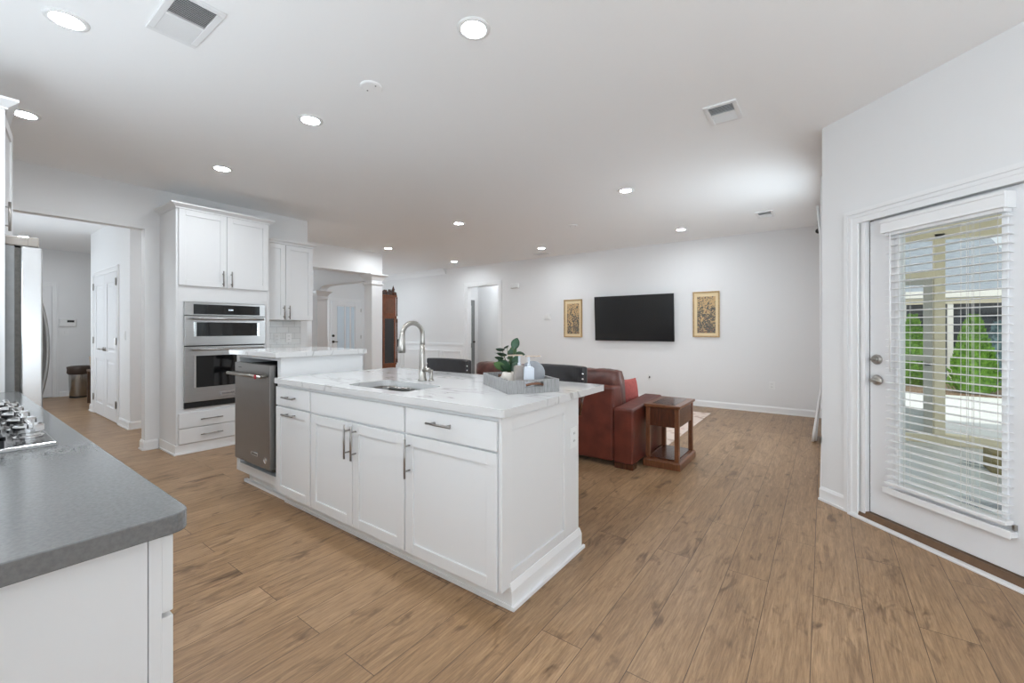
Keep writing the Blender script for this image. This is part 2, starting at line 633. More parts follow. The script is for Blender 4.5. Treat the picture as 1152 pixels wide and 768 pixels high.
def thing(name, loc, label, cat, group=None, rz=0.0):
    o = bpy.data.objects.new(name, None)
    o.empty_display_size = 0.1
    o.location = loc
    o.rotation_euler = (0, 0, rz)
    COL.objects.link(o)
    return tag(o, label, cat, group)


def struct(o):
    o['kind'] = 'structure'
    return o


def sempty(name, loc, rz=0.0):
    o = bpy.data.objects.new(name, None)
    o.empty_display_size = 0.1
    o.location = loc
    o.rotation_euler = (0, 0, rz)
    o['kind'] = 'structure'
    COL.objects.link(o)
    return o


# plane mappings: (u along, d outwards from the plane, w up) -> xyz
def FY(y0):
    return lambda u, d, w: (u, y0 - d, w)      # faces -Y


def FYp(y0):
    return lambda u, d, w: (u, y0 + d, w)      # faces +Y


def FX(x0):
    return lambda u, d, w: (x0 + d, u, w)      # faces +X


def pbox(mb, fn, u0, u1, d0, d1, w0, w1):
    return mb.hexa([fn(u0, d0, w0), fn(u1, d0, w0), fn(u1, d1, w0), fn(u0, d1, w0),
                    fn(u0, d0, w1), fn(u1, d0, w1), fn(u1, d1, w1), fn(u0, d1, w1)])


def shaker(fn, u0, u1, w0, w1, name, parent, th=0.02, fr=0.057, m=None, local=False):
    mb = MB()
    pbox(mb, fn, u0, u0 + fr, 0, th, w0, w1)
    pbox(mb, fn, u1 - fr, u1, 0, th, w0, w1)
    pbox(mb, fn, u0 + fr, u1 - fr, 0, th, w0, w0 + fr)
    pbox(mb, fn, u0 + fr, u1 - fr, 0, th, w1 - fr, w1)
    pbox(mb, fn, u0 + fr, u1 - fr, 0, th - 0.009, w0 + fr, w1 - fr)
    return mb.build(name, m or M['cab'], parent, bevel=0.0015, local=local)


def slab(fn, u0, u1, w0, w1, name, parent, th=0.02, m=None):
    return pbox(MB(), fn, u0, u1, 0, th, w0, w1).build(name, m or M['cab'], parent, bevel=0.002)


def bar_pull(fn, c, L, vertical, parent, d0=0.02, stand=0.034, r=0.006, local=False):
    """c = (u, w) centre"""
    mb = MB()
    u, w = c
    h = L / 2
    g = L * 0.32
    if vertical:
        mb.tube([fn(u, d0 + stand, w - h), fn(u, d0 + stand, w + h)], r, 10)
        for s in (-g, g):
            mb.tube([fn(u, d0, w + s), fn(u, d0 + stand, w + s)], r * 0.8, 8)
    else:
        mb.tube([fn(u - h, d0 + stand, w), fn(u + h, d0 + stand, w)], r, 10)
        for s in (-g, g):
            mb.tube([fn(u + s, d0, w), fn(u + s, d0 + stand, w)], r * 0.8, 8)
    return mb.build('handle', M['pull'], parent, smooth=True, local=local)


H = 2.745
XL = -5.72        # kitchen wall with the ovens
YT = 7.5          # television wall
# diagonal door wall: local x runs along the wall, local -y looks into the room
DW0 = Vector((-0.01, 3.905, 0))
DWR = -PI / 4

# ------------------------------------------------------------------ room shell
struct(MB().prism([(-12, -2.8), (2.8, -2.8), (2.8, 1.12), (0.07, 3.93), (0.07, 9.2), (-12, 9.2)], lambda u, v, t: (u, v, t), -0.06, 0.0).build('floor', M['floor']))
# floor must end at the outside walls: the patio lies lower
struct(MB().prism([(-12, -2.8), (2.8, -2.8), (2.8, 1.3), (0.15, 3.95), (0.15, 9.2), (-12, 9.2)], lambda u, v, t: (u, v, t), H, H + 0.12).build('ceiling', M['ceil']))


def wall_poly(name, boxes, m=None):
    mb = MB()
    for b in boxes:
        mb.box(*b)
    return struct(mb.build(name, m or M['wall']))


# television wall with doorway opening X -6.79 .. -5.85, z 0 .. 2.27
wall_poly('wall_television', [(-10.9, -6.79, YT, YT + 0.12, 0, H), (-5.85, 0.16, YT, YT + 0.12, 0, H), (-6.79, -5.85, YT, YT + 0.12, 2.27, H)])
# right wall of the family room with its window opening Y 5.0..6.8
wall_poly('wall_right', [(0.0, 0.15, 3.93, 4.35, 0, H), (0.0, 0.15, 5.65, YT, 0, H), (0.0, 0.15, 4.35, 5.65, 0, 0.7), (0.0, 0.15, 4.35, 5.65, 2.4, H)])
# diagonal wall with door opening s 0.30 .. 1.25, z 0..2.02
dwall = MB()
for b in [(0.0, 0.30, 0, 0.14, 0, H), (1.25, 3.69, 0, 0.14, 0, H), (0.30, 1.25, 0, 0.14, 2.0, H)]:
    dwall.box(*b)
o = struct(dwall.build('wall_diagonal', M['wall']))
o.location = DW0
o.rotation_euler = (0, 0, DWR)
wall_poly('wall_breakfast', [(2.6, 2.75, -2.6, 1.30, 0, H)])
wall_poly('wall_back', [(0.35, 2.75, -2.72, -2.6, 0, H), (0.23, 0.35, -2.72, -0.36, 0, H), (-11.7, 0.35, -0.48, -0.36, 0, H)])
# kitchen wall behind the ovens: opening to the passage for Y < 1.335, header above 2.31
wall_poly('wall_kitchen', [(XL - 0.12, XL, 1.335, 3.06, 0, H), (XL - 0.12, XL, -0.36, 1.335, 2.31, H)])
# closet block, its double door looks at the passage
CB = dict(x0=-9.25, x1=-7.05, y0=1.5, y1=3.7)
wall_poly('wall_closet', [(CB['x0'], CB['x1'], CB['y0'], CB['y1'], 0, H)])
wall_poly('wall_passage', [(-11.68, -11.56, -0.36, 3.7, 0, H)])
wall_poly('wall_foyer', [(-10.85, -10.7, 3.7, YT, 0, H), (-11.68, -9.25, 3.58, 3.7, 0, H)])
# beam on the column, arched beam of the foyer
wall_poly('beam_column', [(-7.32, -7.02, 3.7, 5.28, 2.33, H), (-10.7, -7.32, 5.0, 5.28, 2.62, H)])
arch = MB()
poly = [(-9.2, H)]
poly += [(-9.2, 2.10)]
for k in range(0, 9):
    t = k / 8 * PI / 2
    poly.append((-8.97 + 0.27 * (1 - math.cos(t)), 2.10 + 0.12 * math.sin(t)))
poly += [(-7.26, 2.22), (-7.26, H)]
arch.prism(poly, lambda u, v, t: (u, t, v), 5.08, 5.26)
struct(arch.build('beam_arch', M['trim']))
# hall behind the television wall
wall_poly('wall_hall', [(-7.22, -7.1, YT + 0.12, 8.3, 0, H), (-7.1, -5.5, 8.25, 8.35, 0, H), (-5.6, -5.5, YT + 0.12, 8.25, 0, H)])


# square column with capital
def column(name, x0, x1, y0, y1, z1, zs):
    mb = MB()
    mb.box(x0, x1, y0, y1, 0, zs)
    mb.box(x0 - 0.02, x1 + 0.02, y0 - 0.02, y1 + 0.02, 0, 0.14)
    mb.box(x0 - 0.022, x1 + 0.022, y0 - 0.022, y1 + 0.022, zs - 0.03, zs)
    mb.box(x0, x1, y0, y1, zs, z1 - 0.12)
    e = 0.085
    mb.taper((x0, x1, y0, y1), (x0 - e * 0.5, x1 + e * 0.5, y0 - e * 0.5, y1 + e * 0.5), z1 - 0.12, z1 - 0.055)
    mb.taper((x0 - e * 0.5, x1 + e * 0.5, y0 - e * 0.5, y1 + e * 0.5), (x0 - e, x1 + e, y0 - e, y1 + e), z1 - 0.055, z1 - 0.02)
    mb.box(x0 - e, x1 + e, y0 - e, y1 + e, z1 - 0.02, z1)
    return struct(mb.build(name, M['trim'], bevel=0.003))


column('column_main', -7.26, -7.02, 5.04, 5.28, 2.33, 2.16)
column('column_foyer', -9.2, -8.97, 5.04, 5.28, 2.12, 1.96)


# ------------------------------------------------------------------ baseboards and trims
def baseboard(name, fn, u0, u1, h=0.1, d=0.014):
    mb = MB()
    pbox(mb, fn, u0, u1, 0, d, 0, h - 0.02)
    mb.hexa([fn(u0, 0, h - 0.02), fn(u1, 0, h - 0.02), fn(u1, d, h - 0.02), fn(u0, d, h - 0.02),
             fn(u0, 0, h), fn(u1, 0, h), fn(u1, d * 0.4, h), fn(u0, d * 0.4, h)])
    pbox(mb, fn, u0, u1, d, d + 0.01, 0, 0.016)
    return struct(mb.build(name, M['trim']))


baseboard('baseboard_television', FY(YT), -5.77, 0.0)
baseboard('baseboard_television_west', FY(YT), -10.7, -6.88)
b = baseboard('baseboard_diagonal', FY(0), -0.01, 0.20)
b.location = DW0
b.rotation_euler = (0, 0, DWR)
baseboard('baseboard_right', lambda u, d, w: (-d, u, w), 3.93, YT)
baseboard('baseboard_closet', FY(CB['y0']), CB['x0'] - 0.012, -9.02)
baseboard('baseboard_closet_corner', FY(CB['y0']), -7.54, CB['x1'] + 0.012)
baseboard('baseboard_closet_side', FX(CB['x1']), CB['y0'], CB['y1'])
baseboard('baseboard_kitchen', FY(1.335), XL - 0.132, XL + 0.012)
baseboard('baseboard_kitchen_side', FX(XL), 1.323, 1.44)
baseboard('baseboard_passage', FX(-11.56), 1.45, 3.58)
baseboard('baseboard_hall', FY(8.25), -7.1, -5.6)
baseboard('baseboard_foyer', FX(-10.7), 3.7, 6.3)


def casing(name, fn, u0, u1, w1, cw=0.085, d=0.02, left=True, right=True, parent=None, local=False):
    mb = MB()
    for k, (a, b2, dd) in enumerate(((0.012, 1, d * 0.62), (0.0, 0.3, d), (0.36, 0.58, d * 0.85))):
        c0 = cw * (1 - b2)
        c1 = cw * (1 - a)
        if left:
            pbox(mb, fn, u0 - c1, u0 - c0, 0, dd, 0, w1 + c1)
        if right:
            pbox(mb, fn, u1 + c0, u1 + c1, 0, dd, 0, w1 + c1)
        pbox(mb, fn, u0 - c0, u1 + c0, 0, dd, w1 + c0, w1 + c1)
    return mb.build(name, M['trim'], parent, local=local)


struct(casing('trim_hall_doorway', FY(YT), -6.79, -5.85, 2.27, 0.09))
# jamb lining of the hall doorway
mb = MB()
mb.box(-6.79, -6.775, YT, YT + 0.12, 0, 2.27)
mb.box(-5.865, -5.85, YT, YT + 0.12, 0, 2.27)
mb.box(-6.775, -5.865, YT, YT + 0.12, 2.255, 2.27)
struct(mb.build('trim_hall_jamb', M['trim']))

# wainscot and chair rail, crown on the dining part of the television wall
ws = MB()
fn = FY(YT)
pbox(ws, fn, -10.7, -6.88, 0, 0.008, 0.1, 0.88)
pbox(ws, fn, -10.7, -6.88, 0, 0.03, 0.885, 0.93)
pbox(ws, fn, -10.7, -6.88, 0, 0.018, 0.86, 0.885)
for i in range(5):
    u1 = -6.97 - i * 0.74
    u0 = u1 - 0.62
    for a in ((u0, u1, 0.72, 0.745), (u0, u1, 0.2, 0.225), (u0, u0 + 0.025, 0.225, 0.72), (u1 - 0.025, u1, 0.225, 0.72)):
        pbox(ws, fn, a[0], a[1], 0.008, 0.024, a[2], a[3])
struct(ws.build('trim_wainscot', M['trim'], bevel=0.002))
cr = MB()
cr.prism([(0, H - 0.13), (0.02, H - 0.13), (0.05, H - 0.07), (0.1, H - 0.02), (0.11, H), (0, H)], lambda u, v, t: (t, YT - u, v), -10.7, -7.48)
struct(cr.build('trim_crown_dining', M['trim']))
# foyer chair rail
fr = MB()
pbox(fr, FX(-10.7), 5.3, 6.3, 0, 0.02, 0.87, 0.92)
pbox(fr, FX(-10.7), 5.3, 6.3, 0, 0.008, 0.1, 0.87)
struct(fr.build('trim_foyer_rail', M['trim']))


# ------------------------------------------------------------------ panelled doors
def panel_door(fn, u0, u1, w0, w1, name, parent, cols=1, th=0.035, m=None, splits=((0.08, 0.40), (0.46, 0.93))):
    mb = MB()
    pbox(mb, fn, u0, u1, 0, th - 0.012, w0, w1)
    Wd = u1 - u0
    Hh = w1 - w0
    st = 0.11
    pw = (Wd - st * (cols + 1)) / cols
    us = [u0 + st + k * (pw + st) for k in range(cols)]
    # stiles and rails
    for k in range(cols + 1):
        a = u0 + k * (pw + st)
        pbox(mb, fn, a, a + st, th - 0.012, th, w0, w1)
    edges = [0.0] + [v for s in splits for v in s] + [1.0]
    for k in range(0, len(edges), 2):
        for a in us:
            pbox(mb, fn, a, a + pw, th - 0.012, th, w0 + edges[k] * Hh, w0 + edges[k + 1] * Hh)
    for s0, s1 in splits:
        for a in us:
            g = 0.03
            mb.hexa([fn(a + g, th - 0.012, w0 + s0 * Hh + g), fn(a + pw - g, th - 0.012, w0 + s0 * Hh + g), fn(a + pw - g - 0.02, th - 0.003, w0 + s0 * Hh + g + 0.02), fn(a + g + 0.02, th - 0.003, w0 + s0 * Hh + g + 0.02),
                     fn(a + g, th - 0.012, w0 + s1 * Hh - g), fn(a + pw - g, th - 0.012, w0 + s1 * Hh - g), fn(a + pw - g - 0.02, th - 0.003, w0 + s1 * Hh - g - 0.02), fn(a + g + 0.02, th - 0.003, w0 + s1 * Hh - g - 0.02)])
    return mb.build(name, m or M['door'], parent, bevel=0.002)


def lever_set(fn, u, w, sgn, parent, d0=0.03, m=None, L=0.1):
    mb = MB()
    mb.tube([fn(u, d0, w), fn(u, d0 + 0.012, w)], 0.028, 16)
    mb.tube([fn(u, d0 + 0.012, w), fn(u, d0 + 0.05, w)], 0.01, 10)
    mb.tube([fn(u, d0 + 0.05, w), fn(u + sgn * L * 0.5, d0 + 0.055, w + 0.004), fn(u + sgn * L, d0 + 0.05, w - 0.004)], [0.011, 0.009, 0.007], 10)
    return mb.build('door_handle', m or M['nickel'], parent, smooth=True)


def hinges(fn, u, ws, parent, d0=0.02):
    for w in ws:
        mb = MB()
        pbox(mb, fn, u - 0.018, u + 0.018, d0, d0 + 0.004, w - 0.045, w + 0.045)
        mb.tube([fn(u, d0 + 0.006, w - 0.05), fn(u, d0 + 0.006, w + 0.05)], 0.007, 8)
        mb.build('hinge', M['nickel'], parent)


# closet double door on Y = 1.5
struct(casing('trim_closet', FY(CB['y0']), -8.935, -7.625, 2.05, 0.075, 0.018))
for (nm, a, b2, hu, lu, sg) in (('door_1', -8.93, -8.285, -8.935, -8.33, -1), ('door_2', -8.275, -7.63, -7.625, -8.23, 1)):
    e = sempty(nm, (a, CB['y0'], 0))
    panel_door(FY(CB['y0'] + 0.02), a, b2, 0.02, 2.045, 'door_leaf', e, 1)
    lever_set(FY(CB['y0']), lu, 0.98, sg, e, 0.012, L=0.11)
    hinges(FY(CB['y0']), hu, (0.25, 1.1, 1.9), e, 0.018)

# garage door at the end of the passage (X = -11.56)
struct(casing('trim_passage_door', FX(-11.56), 0.45, 1.36, 2.06, 0.075, 0.018))
e = sempty('door_3', (-11.56, 0.45, 0))
panel_door(FX(-11.575), 0.455, 1.355, 0.01, 2.055, 'door_leaf', e, 2)
lever_set(FX(-11.56), 1.29, 0.93, -1, e, 0.015)
MB().cyl((-11.55, 1.29, 1.09), (-11.51, 1.29, 1.09), 0.03).build('deadbolt', M['nickel'], e, smooth=True)

# foyer front door with three frosted panes (X = -10.7)
struct(casing('trim_front_door', FX(-10.7), 6.385, 7.285, 2.04, 0.08, 0.02))
e = sempty('door_4', (-10.7, 6.385, 0))
mb = MB()
fn = FX(-10.71)
pbox(mb, fn, 6.39, 7.28, 0, 0.022, 0.01, 2.035)
for a in ((6.39, 6.55, 0.01, 2.035), (7.10, 7.28, 0.01, 2.035), (6.55, 7.10, 1.91, 2.035), (6.55, 7.10, 0.01, 0.3)):
    pbox(mb, fn, a[0], a[1], 0.022, 0.045, a[2], a[3])
pbox(mb, fn, 6.785, 6.81, 0.022, 0.045, 0.3, 1.91)
pbox(mb, fn, 6.955, 6.98, 0.022, 0.045, 0.3, 1.91)
mb.build('door_leaf', M['door'], e, bevel=0.003)
for a in ((6.57, 6.765), (6.83, 6.935), (7.0, 7.08)):
    pbox(MB(), fn, a[0], a[1], 0.022, 0.032, 0.32, 1.89).build('door_pane', M['frost'], e)
for w in (1.09, 0.93):
    MB().cyl((-10.665, 6.43, w), (-10.63, 6.43, w), 0.032, 16).build('deadbolt' if w > 1 else 'door_handle_rose', M['bronze'], e, smooth=True)
MB().tube([(-10.63, 6.43, 0.93), (-10.61, 6.48, 0.93), (-10.61, 6.54, 0.93)], 0.01, 8).build('door_handle', M['bronze'], e, smooth=True)
hinges(FX(-10.7), 7.29, (0.25, 1.05, 1.8), e, 0.02)

# ajar inner door of the hall behind the television wall (X = -7.1)
struct(casing('trim_hall_inner', FX(-7.1), 7.72, 8.12, 2.0, 0.06, 0.018))
e = sempty('door_5', (-7.1, 7.72, 0))
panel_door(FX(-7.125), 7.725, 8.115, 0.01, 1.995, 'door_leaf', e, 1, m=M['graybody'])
MB().cyl((-7.09, 8.07, 0.95), (-7.05, 8.07, 0.95), 0.022, 14).build('door_handle', M['bronze'], e, smooth=True)

# ------------------------------------------------------------------ patio door in the diagonal wall (local frame)
struct_o = casing('trim_patio_door', FY(0), 0.285, 1.265, 1.975, 0.09, 0.022)
struct(struct_o)
struct_o.location = DW0
struct_o.rotation_euler = (0, 0, DWR)
mb = MB()
mb.box(0.285, 0.328, 0.0, 0.14, 0, 1.985)
mb.box(1.222, 1.265, 0.0, 0.14, 0, 1.985)
mb.box(0.328, 1.222, 0.0, 0.14, 1.98, 2.0)
o = struct(mb.build('trim_patio_jamb', M['trim'], bevel=0.002))
o.location = DW0
o.rotation_euler = (0, 0, DWR)
mb = MB()
mb.box(0.24, 1.31, -0.045, -0.004, 0, 0.014)
o = struct(mb.build('trim_floor_strip', M['trim'], bevel=0.004))
o.location = DW0
o.rotation_euler = (0, 0, DWR)
mb = MB()
mb.taper((0.285, 1.265, -0.012, 0.10), (0.285, 1.265, 0.004, 0.10), 0, 0.05)
o = struct(mb.build('trim_threshold', M['threshold']))
o.location = DW0
o.rotation_euler = (0, 0, DWR)

pd = sempty('door_6', DW0, DWR)
DY = 0.03      # room-side face of the leaf
mb = MB()
for a in ((0.337, 0.520, 0.055, 1.972), (1.030, 1.214, 0.055, 1.972), (0.520, 1.030, 0.055, 0.300), (0.520, 1.030, 1.880, 1.972)):
    mb.box(a[0], a[1], DY, DY + 0.045, a[2], a[3])
mb.build('door_leaf', M['door'], pd, local=True)
mb = MB()
for a in ((0.505, 0.530, 0.285, 1.895), (1.020, 1.045, 0.285, 1.895), (0.530, 1.020, 0.285, 0.31), (0.530, 1.020, 1.87, 1.895)):
    mb.box(a[0], a[1], DY - 0.012, DY, a[2], a[3])
mb.build('glazing_bead', M['trim'], pd, bevel=0.003, local=True)
MB().box(0.52, 1.03, DY + 0.018, DY + 0.026, 0.30, 1.88).build('glass_pane', M['paneglass'], pd, local=True)
MB().box(0.328, 0.337, DY + 0.006, DY + 0.05, 0.05, 1.98).build('weather_seal', M['black'], pd, local=True)
db = MB()
db.lathe([(0.033, 0), (0.033, -0.01), (0.026, -0.02), (0.0, -0.021)], (0.385, DY, 1.065), 20, 'Y')
d = db.build('deadbolt', M['nickel'], pd, smooth=False, local=True, bevel=0.001)
MB().box(0.365, 0.405, DY - 0.034, DY - 0.02, 1.057, 1.071).build('thumb_turn', M['nickel'], d, bevel=0.003, local=True)
lv = MB()
lv.lathe([(0.034, 0), (0.034, -0.008), (0.022, -0.016), (0.012, -0.02), (0.012, -0.05), (0.0, -0.05)], (0.385, DY, 0.93), 20, 'Y')
lv.tube([(0.385, DY - 0.048, 0.93), (0.42, DY - 0.055, 0.934), (0.455, DY - 0.05, 0.926)], [0.012, 0.01, 0.008], 10)
lv.build('door_handle', M['nickel'], pd, smooth=True, local=True)

# horizontal blind hung on the patio door
bl = thing('window_blind', DW0, 'white horizontal slat blind hanging over the patio door glass', 'blind', rz=DWR)
BY = DY - 0.062
mb = MB()
mb.box(0.465, 1.072, BY - 0.012, BY, 1.862, 1.945)
mb.box(0.465, 0.477, BY, DY - 0.001, 1.862, 1.945)
mb.box(1.060, 1.072, BY, DY - 0.001, 1.862, 1.945)
mb.box(0.465, 1.072, BY - 0.017, BY - 0.012, 1.925, 1.945)
mb.box(0.465, 1.072, BY - 0.016, BY - 0.012, 1.862, 1.872)
mb.build('valance', M['blind'], bl, bevel=0.002, local=True)
mb = MB()
mb.box(0.48, 1.058, BY + 0.004, DY - 0.006, 1.845, 1.885)
mb.build('head_rail', M['blind'], bl, local=True)
mb = MB()
z = 1.83
nsl = 34
for k in range(nsl):
    zz = 1.825 - k * (1.825 - 0.345) / (nsl - 1)
    # slightly bowed slat, open
    prof = [(-0.0, 0.0), (0.012, 0.002), (0.025, 0.0028), (0.038, 0.002), (0.05, 0.0)]
    tilt = -0.03
    top = [(BY + 0.004 + a, zz + h + (a - 0.025) * tilt) for a, h in prof]
    bot = [(a, h - 0.0026) for a, h in reversed(top)]
    mb.prism(top + bot, lambda u, v, t: (t, u, v), 0.482, 1.066)
mb.build('slats', M['blind'], bl, local=True)
mb = MB()
mb.box(0.478, 1.066, BY + 0.002, BY + 0.056, 0.292, 0.312)
mb.build('bottom_rail', M['blind'], bl, bevel=0.003, local=True)
mb = MB()
for u in (0.56, 0.59, 0.88, 0.905, 0.93, 1.035):
    for y in (BY + 0.005, BY + 0.053):
        mb.tube([(u, y, 0.31), (u, y, 1.85)], 0.0011, 5)
mb.build('ladder_cords', M['cord'], bl, local=True)
mb = MB()
mb.tube([(0.515, BY + 0.001, 1.86), (0.516, BY - 0.001, 1.0)], 0.004, 8)
mb.build('tilt_wand', M['blind'], bl, smooth=True, local=True)
sh = thing('door_ledge', DW0, 'white stop ledge fixed to the patio door below the blind', 'ledge', rz=DWR)
mb = MB()
mb.box(0.455, 1.078, DY - 0.045, DY - 0.0005, 0.235, 0.262)
mb.box(0.455, 1.078, DY - 0.05, DY - 0.043, 0.229, 0.27)
mb.build('rail', M['blind'], sh, bevel=0.003, local=True)
mb = MB()
mb.box(1.066, 1.076, DY - 0.02, DY - 0.0005, 0.27, 0.295)
mb.build('bracket', M['nickel'], sh, local=True)

# family-room window (seen edge-on) and its curtain
e = sempty('window_1', (0.0, 5.0, 0))
mb = MB()
for a in ((4.35, 4.40, 0.7, 2.4), (5.60, 5.65, 0.7, 2.4), (4.40, 5.60, 0.7, 0.75), (4.40, 5.60, 2.35, 2.4), (4.98, 5.02, 0.75, 2.35), (4.4, 5.6, 1.53, 1.57)):
    mb.box(0.05, 0.11, a[0], a[1], a[2], a[3])
mb.build('window_frame', M['trim'], e)
mb = MB()
for a in ((4.27, 4.35, 0.62, 2.5), (5.65, 5.73, 0.62, 2.5), (4.35, 5.65, 2.4, 2.5), (4.35, 5.65, 0.62, 0.7)):
    mb.box(-0.022, 0.0, a[0], a[1], a[2], a[3])
mb.build('window_casing', M['trim'], e, bevel=0.003)
MB().box(0.076, 0.084, 4.40, 5.60, 0.75, 2.35).build('glass_pane', M['paneglass'], e)

ct = thing('curtain', (-0.05, 6.0, 0), 'white floor-length curtain edge showing past the corner of the patio door wall', 'curtain')
mb = MB()


def cur(i, j):
    y = 6.0 + (i - 0.5) * 0.42
    w = 2.63 - j * 2.615
    if w > 2.3:
        out = 0.034 + 0.030 * (w - 2.3) / 0.33
    elif w > 0.6:
        out = 0.034 - 0.004 * (2.3 - w)
    else:
        out = 0.027 + 0.082 * (0.6 - w) / 0.6
    return (-out * (0.78 + 0.22 * math.sin(i * 30)) - 0.003, y, w)


mb.grid(70, 24, cur)
mb.build('curtain_panel', M['curtain'], ct, smooth=True, solid=0.004)
rod = thing('curtain_rod', (-0.07, 6.4, 2.56), 'dark curtain rod end poking out beside the white curtain', 'curtain rod')
MB().cyl((-0.052, 6.23, 2.56), (-0.052, 6.9, 2.56), 0.011, 12).build('rod', M['bronze'], rod, smooth=True)
mb = MB()
mb.lathe([(0.008, 0), (0.03, 0.015), (0.034, 0.035), (0.026, 0.055), (0.0, 0.062)], (-0.056, 6.9, 2.56), 16, 'Y')
mb.build('finial', M['black'], rod, smooth=True)
MB().box(-0.056, -0.0005, 6.77, 6.79, 2.535, 2.55).build('bracket', M['bronze'], rod)


# ------------------------------------------------------------------ island
XIL, XIR = -3.185, -1.14
FYF = 1.495                                   # cabinet box front; doors stand 20 mm proud
fy = FY(FYF)


def island_unit(name, label, x0, x1):
    t = thing(name, ((x0 + x1) / 2, 1.84, 0), label, 'cabinet', 'kitchen island base cabinets')
    mb = MB()
    mb.box(x0, x1, FYF, 2.19, 0.1, 0.876)
    return t, mb


# right hand unit, with the panelled end of the island
t, mb = island_unit('island_cabinet', 'white island cabinet at the panelled end, one drawer above one wide door', -1.775, XIR)
mb.bm.clear()
mb.box(-1.775, XIR - 0.018, FYF, 2.21, 0.1, 0.876)
mb.build('body', M['cab'], t)
slab(fy, -1.768, -1.163, 0.722, 0.853, 'drawer_front', t)
dr = [c for c in t.children if c.name.startswith('drawer_front')][-1]
bar_pull(fy, (-1.497, 0.80), 0.165, False, dr)
d = shaker(fy, -1.768, -1.163, 0.097, 0.712, 'door', t)
bar_pull(fy, (-1.735, 0.595), 0.2, True, d)
mb = MB()
fx = FX(XIR - 0.018)
pbox(mb, fx, FYF - 0.01, 1.56, 0, 0.018, 0.1, 0.876)
pbox(mb, fx, 2.045, 2.21, 0, 0.018, 0.1, 0.876)
pbox(mb, fx, 1.56, 2.045, 0, 0.018, 0.1, 0.168)
pbox(mb, fx, 1.56, 2.045, 0, 0.018, 0.803, 0.876)
pbox(mb, fx, 1.56, 2.045, 0, 0.009, 0.168, 0.803)
mb.build('end_panel', M['cab'], t, bevel=0.002)
mb = MB()
mb.box(-1.775, XIR - 0.02, 1.545, 2.205, 0, 0.1)
mb.box(-1.775, XIR + 0.012, 1.539, 1.545, 0, 0.02)
mb.build('toe_kick', M['trim'], t)
mb = MB()
mb.box(XIR - 0.02, XIR + 0.012, 1.543, 2.228, 0, 0.085)
mb.taper((XIR - 0.02, XIR + 0.012, 1.543, 2.228), (XIR - 0.02, XIR + 0.003, 1.543, 2.219), 0.085, 0.118)
mb.box(XIR + 0.012, XIR + 0.026, 1.539, 2.242, 0, 0.018)
mb.build('base_moulding', M['trim'], t, bevel=0.0015)

t, mb = island_unit('island_cabinet', 'white sink cabinet in the island middle with plain false front and two doors', -2.712, -1.7755)
mb.bm.clear()
for a in ((-2.712, -2.694, FYF, 2.19, 0.1, 0.876), (-1.7935, -1.7755, FYF, 2.19, 0.1, 0.876), (-2.694, -1.7935, FYF, FYF + 0.018, 0.1, 0.876),
          (-2.694, -1.7935, 2.172, 2.19, 0.1, 0.876), (-2.694, -1.7935, FYF + 0.018, 2.172, 0.1, 0.118)):
    mb.box(*a)
mb.build('body', M['cab'], t)
slab(fy, -2.705, -1.782, 0.722, 0.853, 'false_front', t)
d = shaker(fy, -2.705, -2.246, 0.097, 0.708, 'door', t)
bar_pull(fy, (-2.275, 0.60), 0.2, True, d)
d = shaker(fy, -2.240, -1.782, 0.097, 0.708, 'door', t)
bar_pull(fy, (-2.208, 0.60), 0.2, True, d)
mb = MB()
mb.box(-2.712, -1.7755, 1.545, 2.185, 0, 0.1)
mb.box(-2.712, -1.7755, 1.539, 1.545, 0, 0.02)
mb.build('toe_kick', M['trim'], t)

t, mb = island_unit('island_cabinet', 'narrow white pull-out island cabinet beside the dishwasher with two horizontal handles', XIL, -2.7125)
mb.build('body', M['cab'], t)
slab(fy, XIL + 0.007, -2.720, 0.722, 0.853, 'drawer_front', t)
bar_pull(fy, (-2.955, 0.79), 0.15, False, [c for c in t.children if c.name.startswith('drawer_front')][-1])
d = shaker(fy, XIL + 0.007, -2.720, 0.097, 0.712, 'door', t)
bar_pull(fy, (-2.955, 0.672), 0.15, False, d)
mb = MB()
mb.box(XIL, -2.7125, 1.545, 2.185, 0, 0.1)
mb.box(XIL, -2.7125, 1.539, 1.545, 0, 0.02)
mb.build('toe_kick', M['trim'], t)

# raised housing of the dishwasher
XH0, XH1 = -3.94, -3.19
t = thing('dishwasher_housing', ((XH0 + XH1) / 2, 1.85, 0), 'tall white raised housing around the dishwasher at the island end', 'cabinet')
mb = MB()
hy = 1.515
mb.box(XH1 - 0.05, XH1, hy, 2.2, 0.1, 1.055)
mb.box(XH0, XH0 + 0.05, hy, 2.2, 0.1, 1.055)
mb.box(XH0 + 0.05, XH1 - 0.05, hy, 2.2, 0.1, 0.17)
mb.box(XH0 + 0.05, XH1 - 0.05, hy, 2.2, 1.03, 1.055)
mb.box(XH0 + 0.05, XH1 - 0.05, 2.18, 2.2, 0.17, 1.03)
mb.build('body', M['cab'], t, bevel=0.0015)
mb = MB()
mb.box(XH0 + 0.09, XH1, 1.575, 2.19, 0, 0.1)
mb.box(XH0 + 0.05, XH1, 1.55, 1.575, 0, 0.022)
mb.build('toe_kick', M['trim'], t)

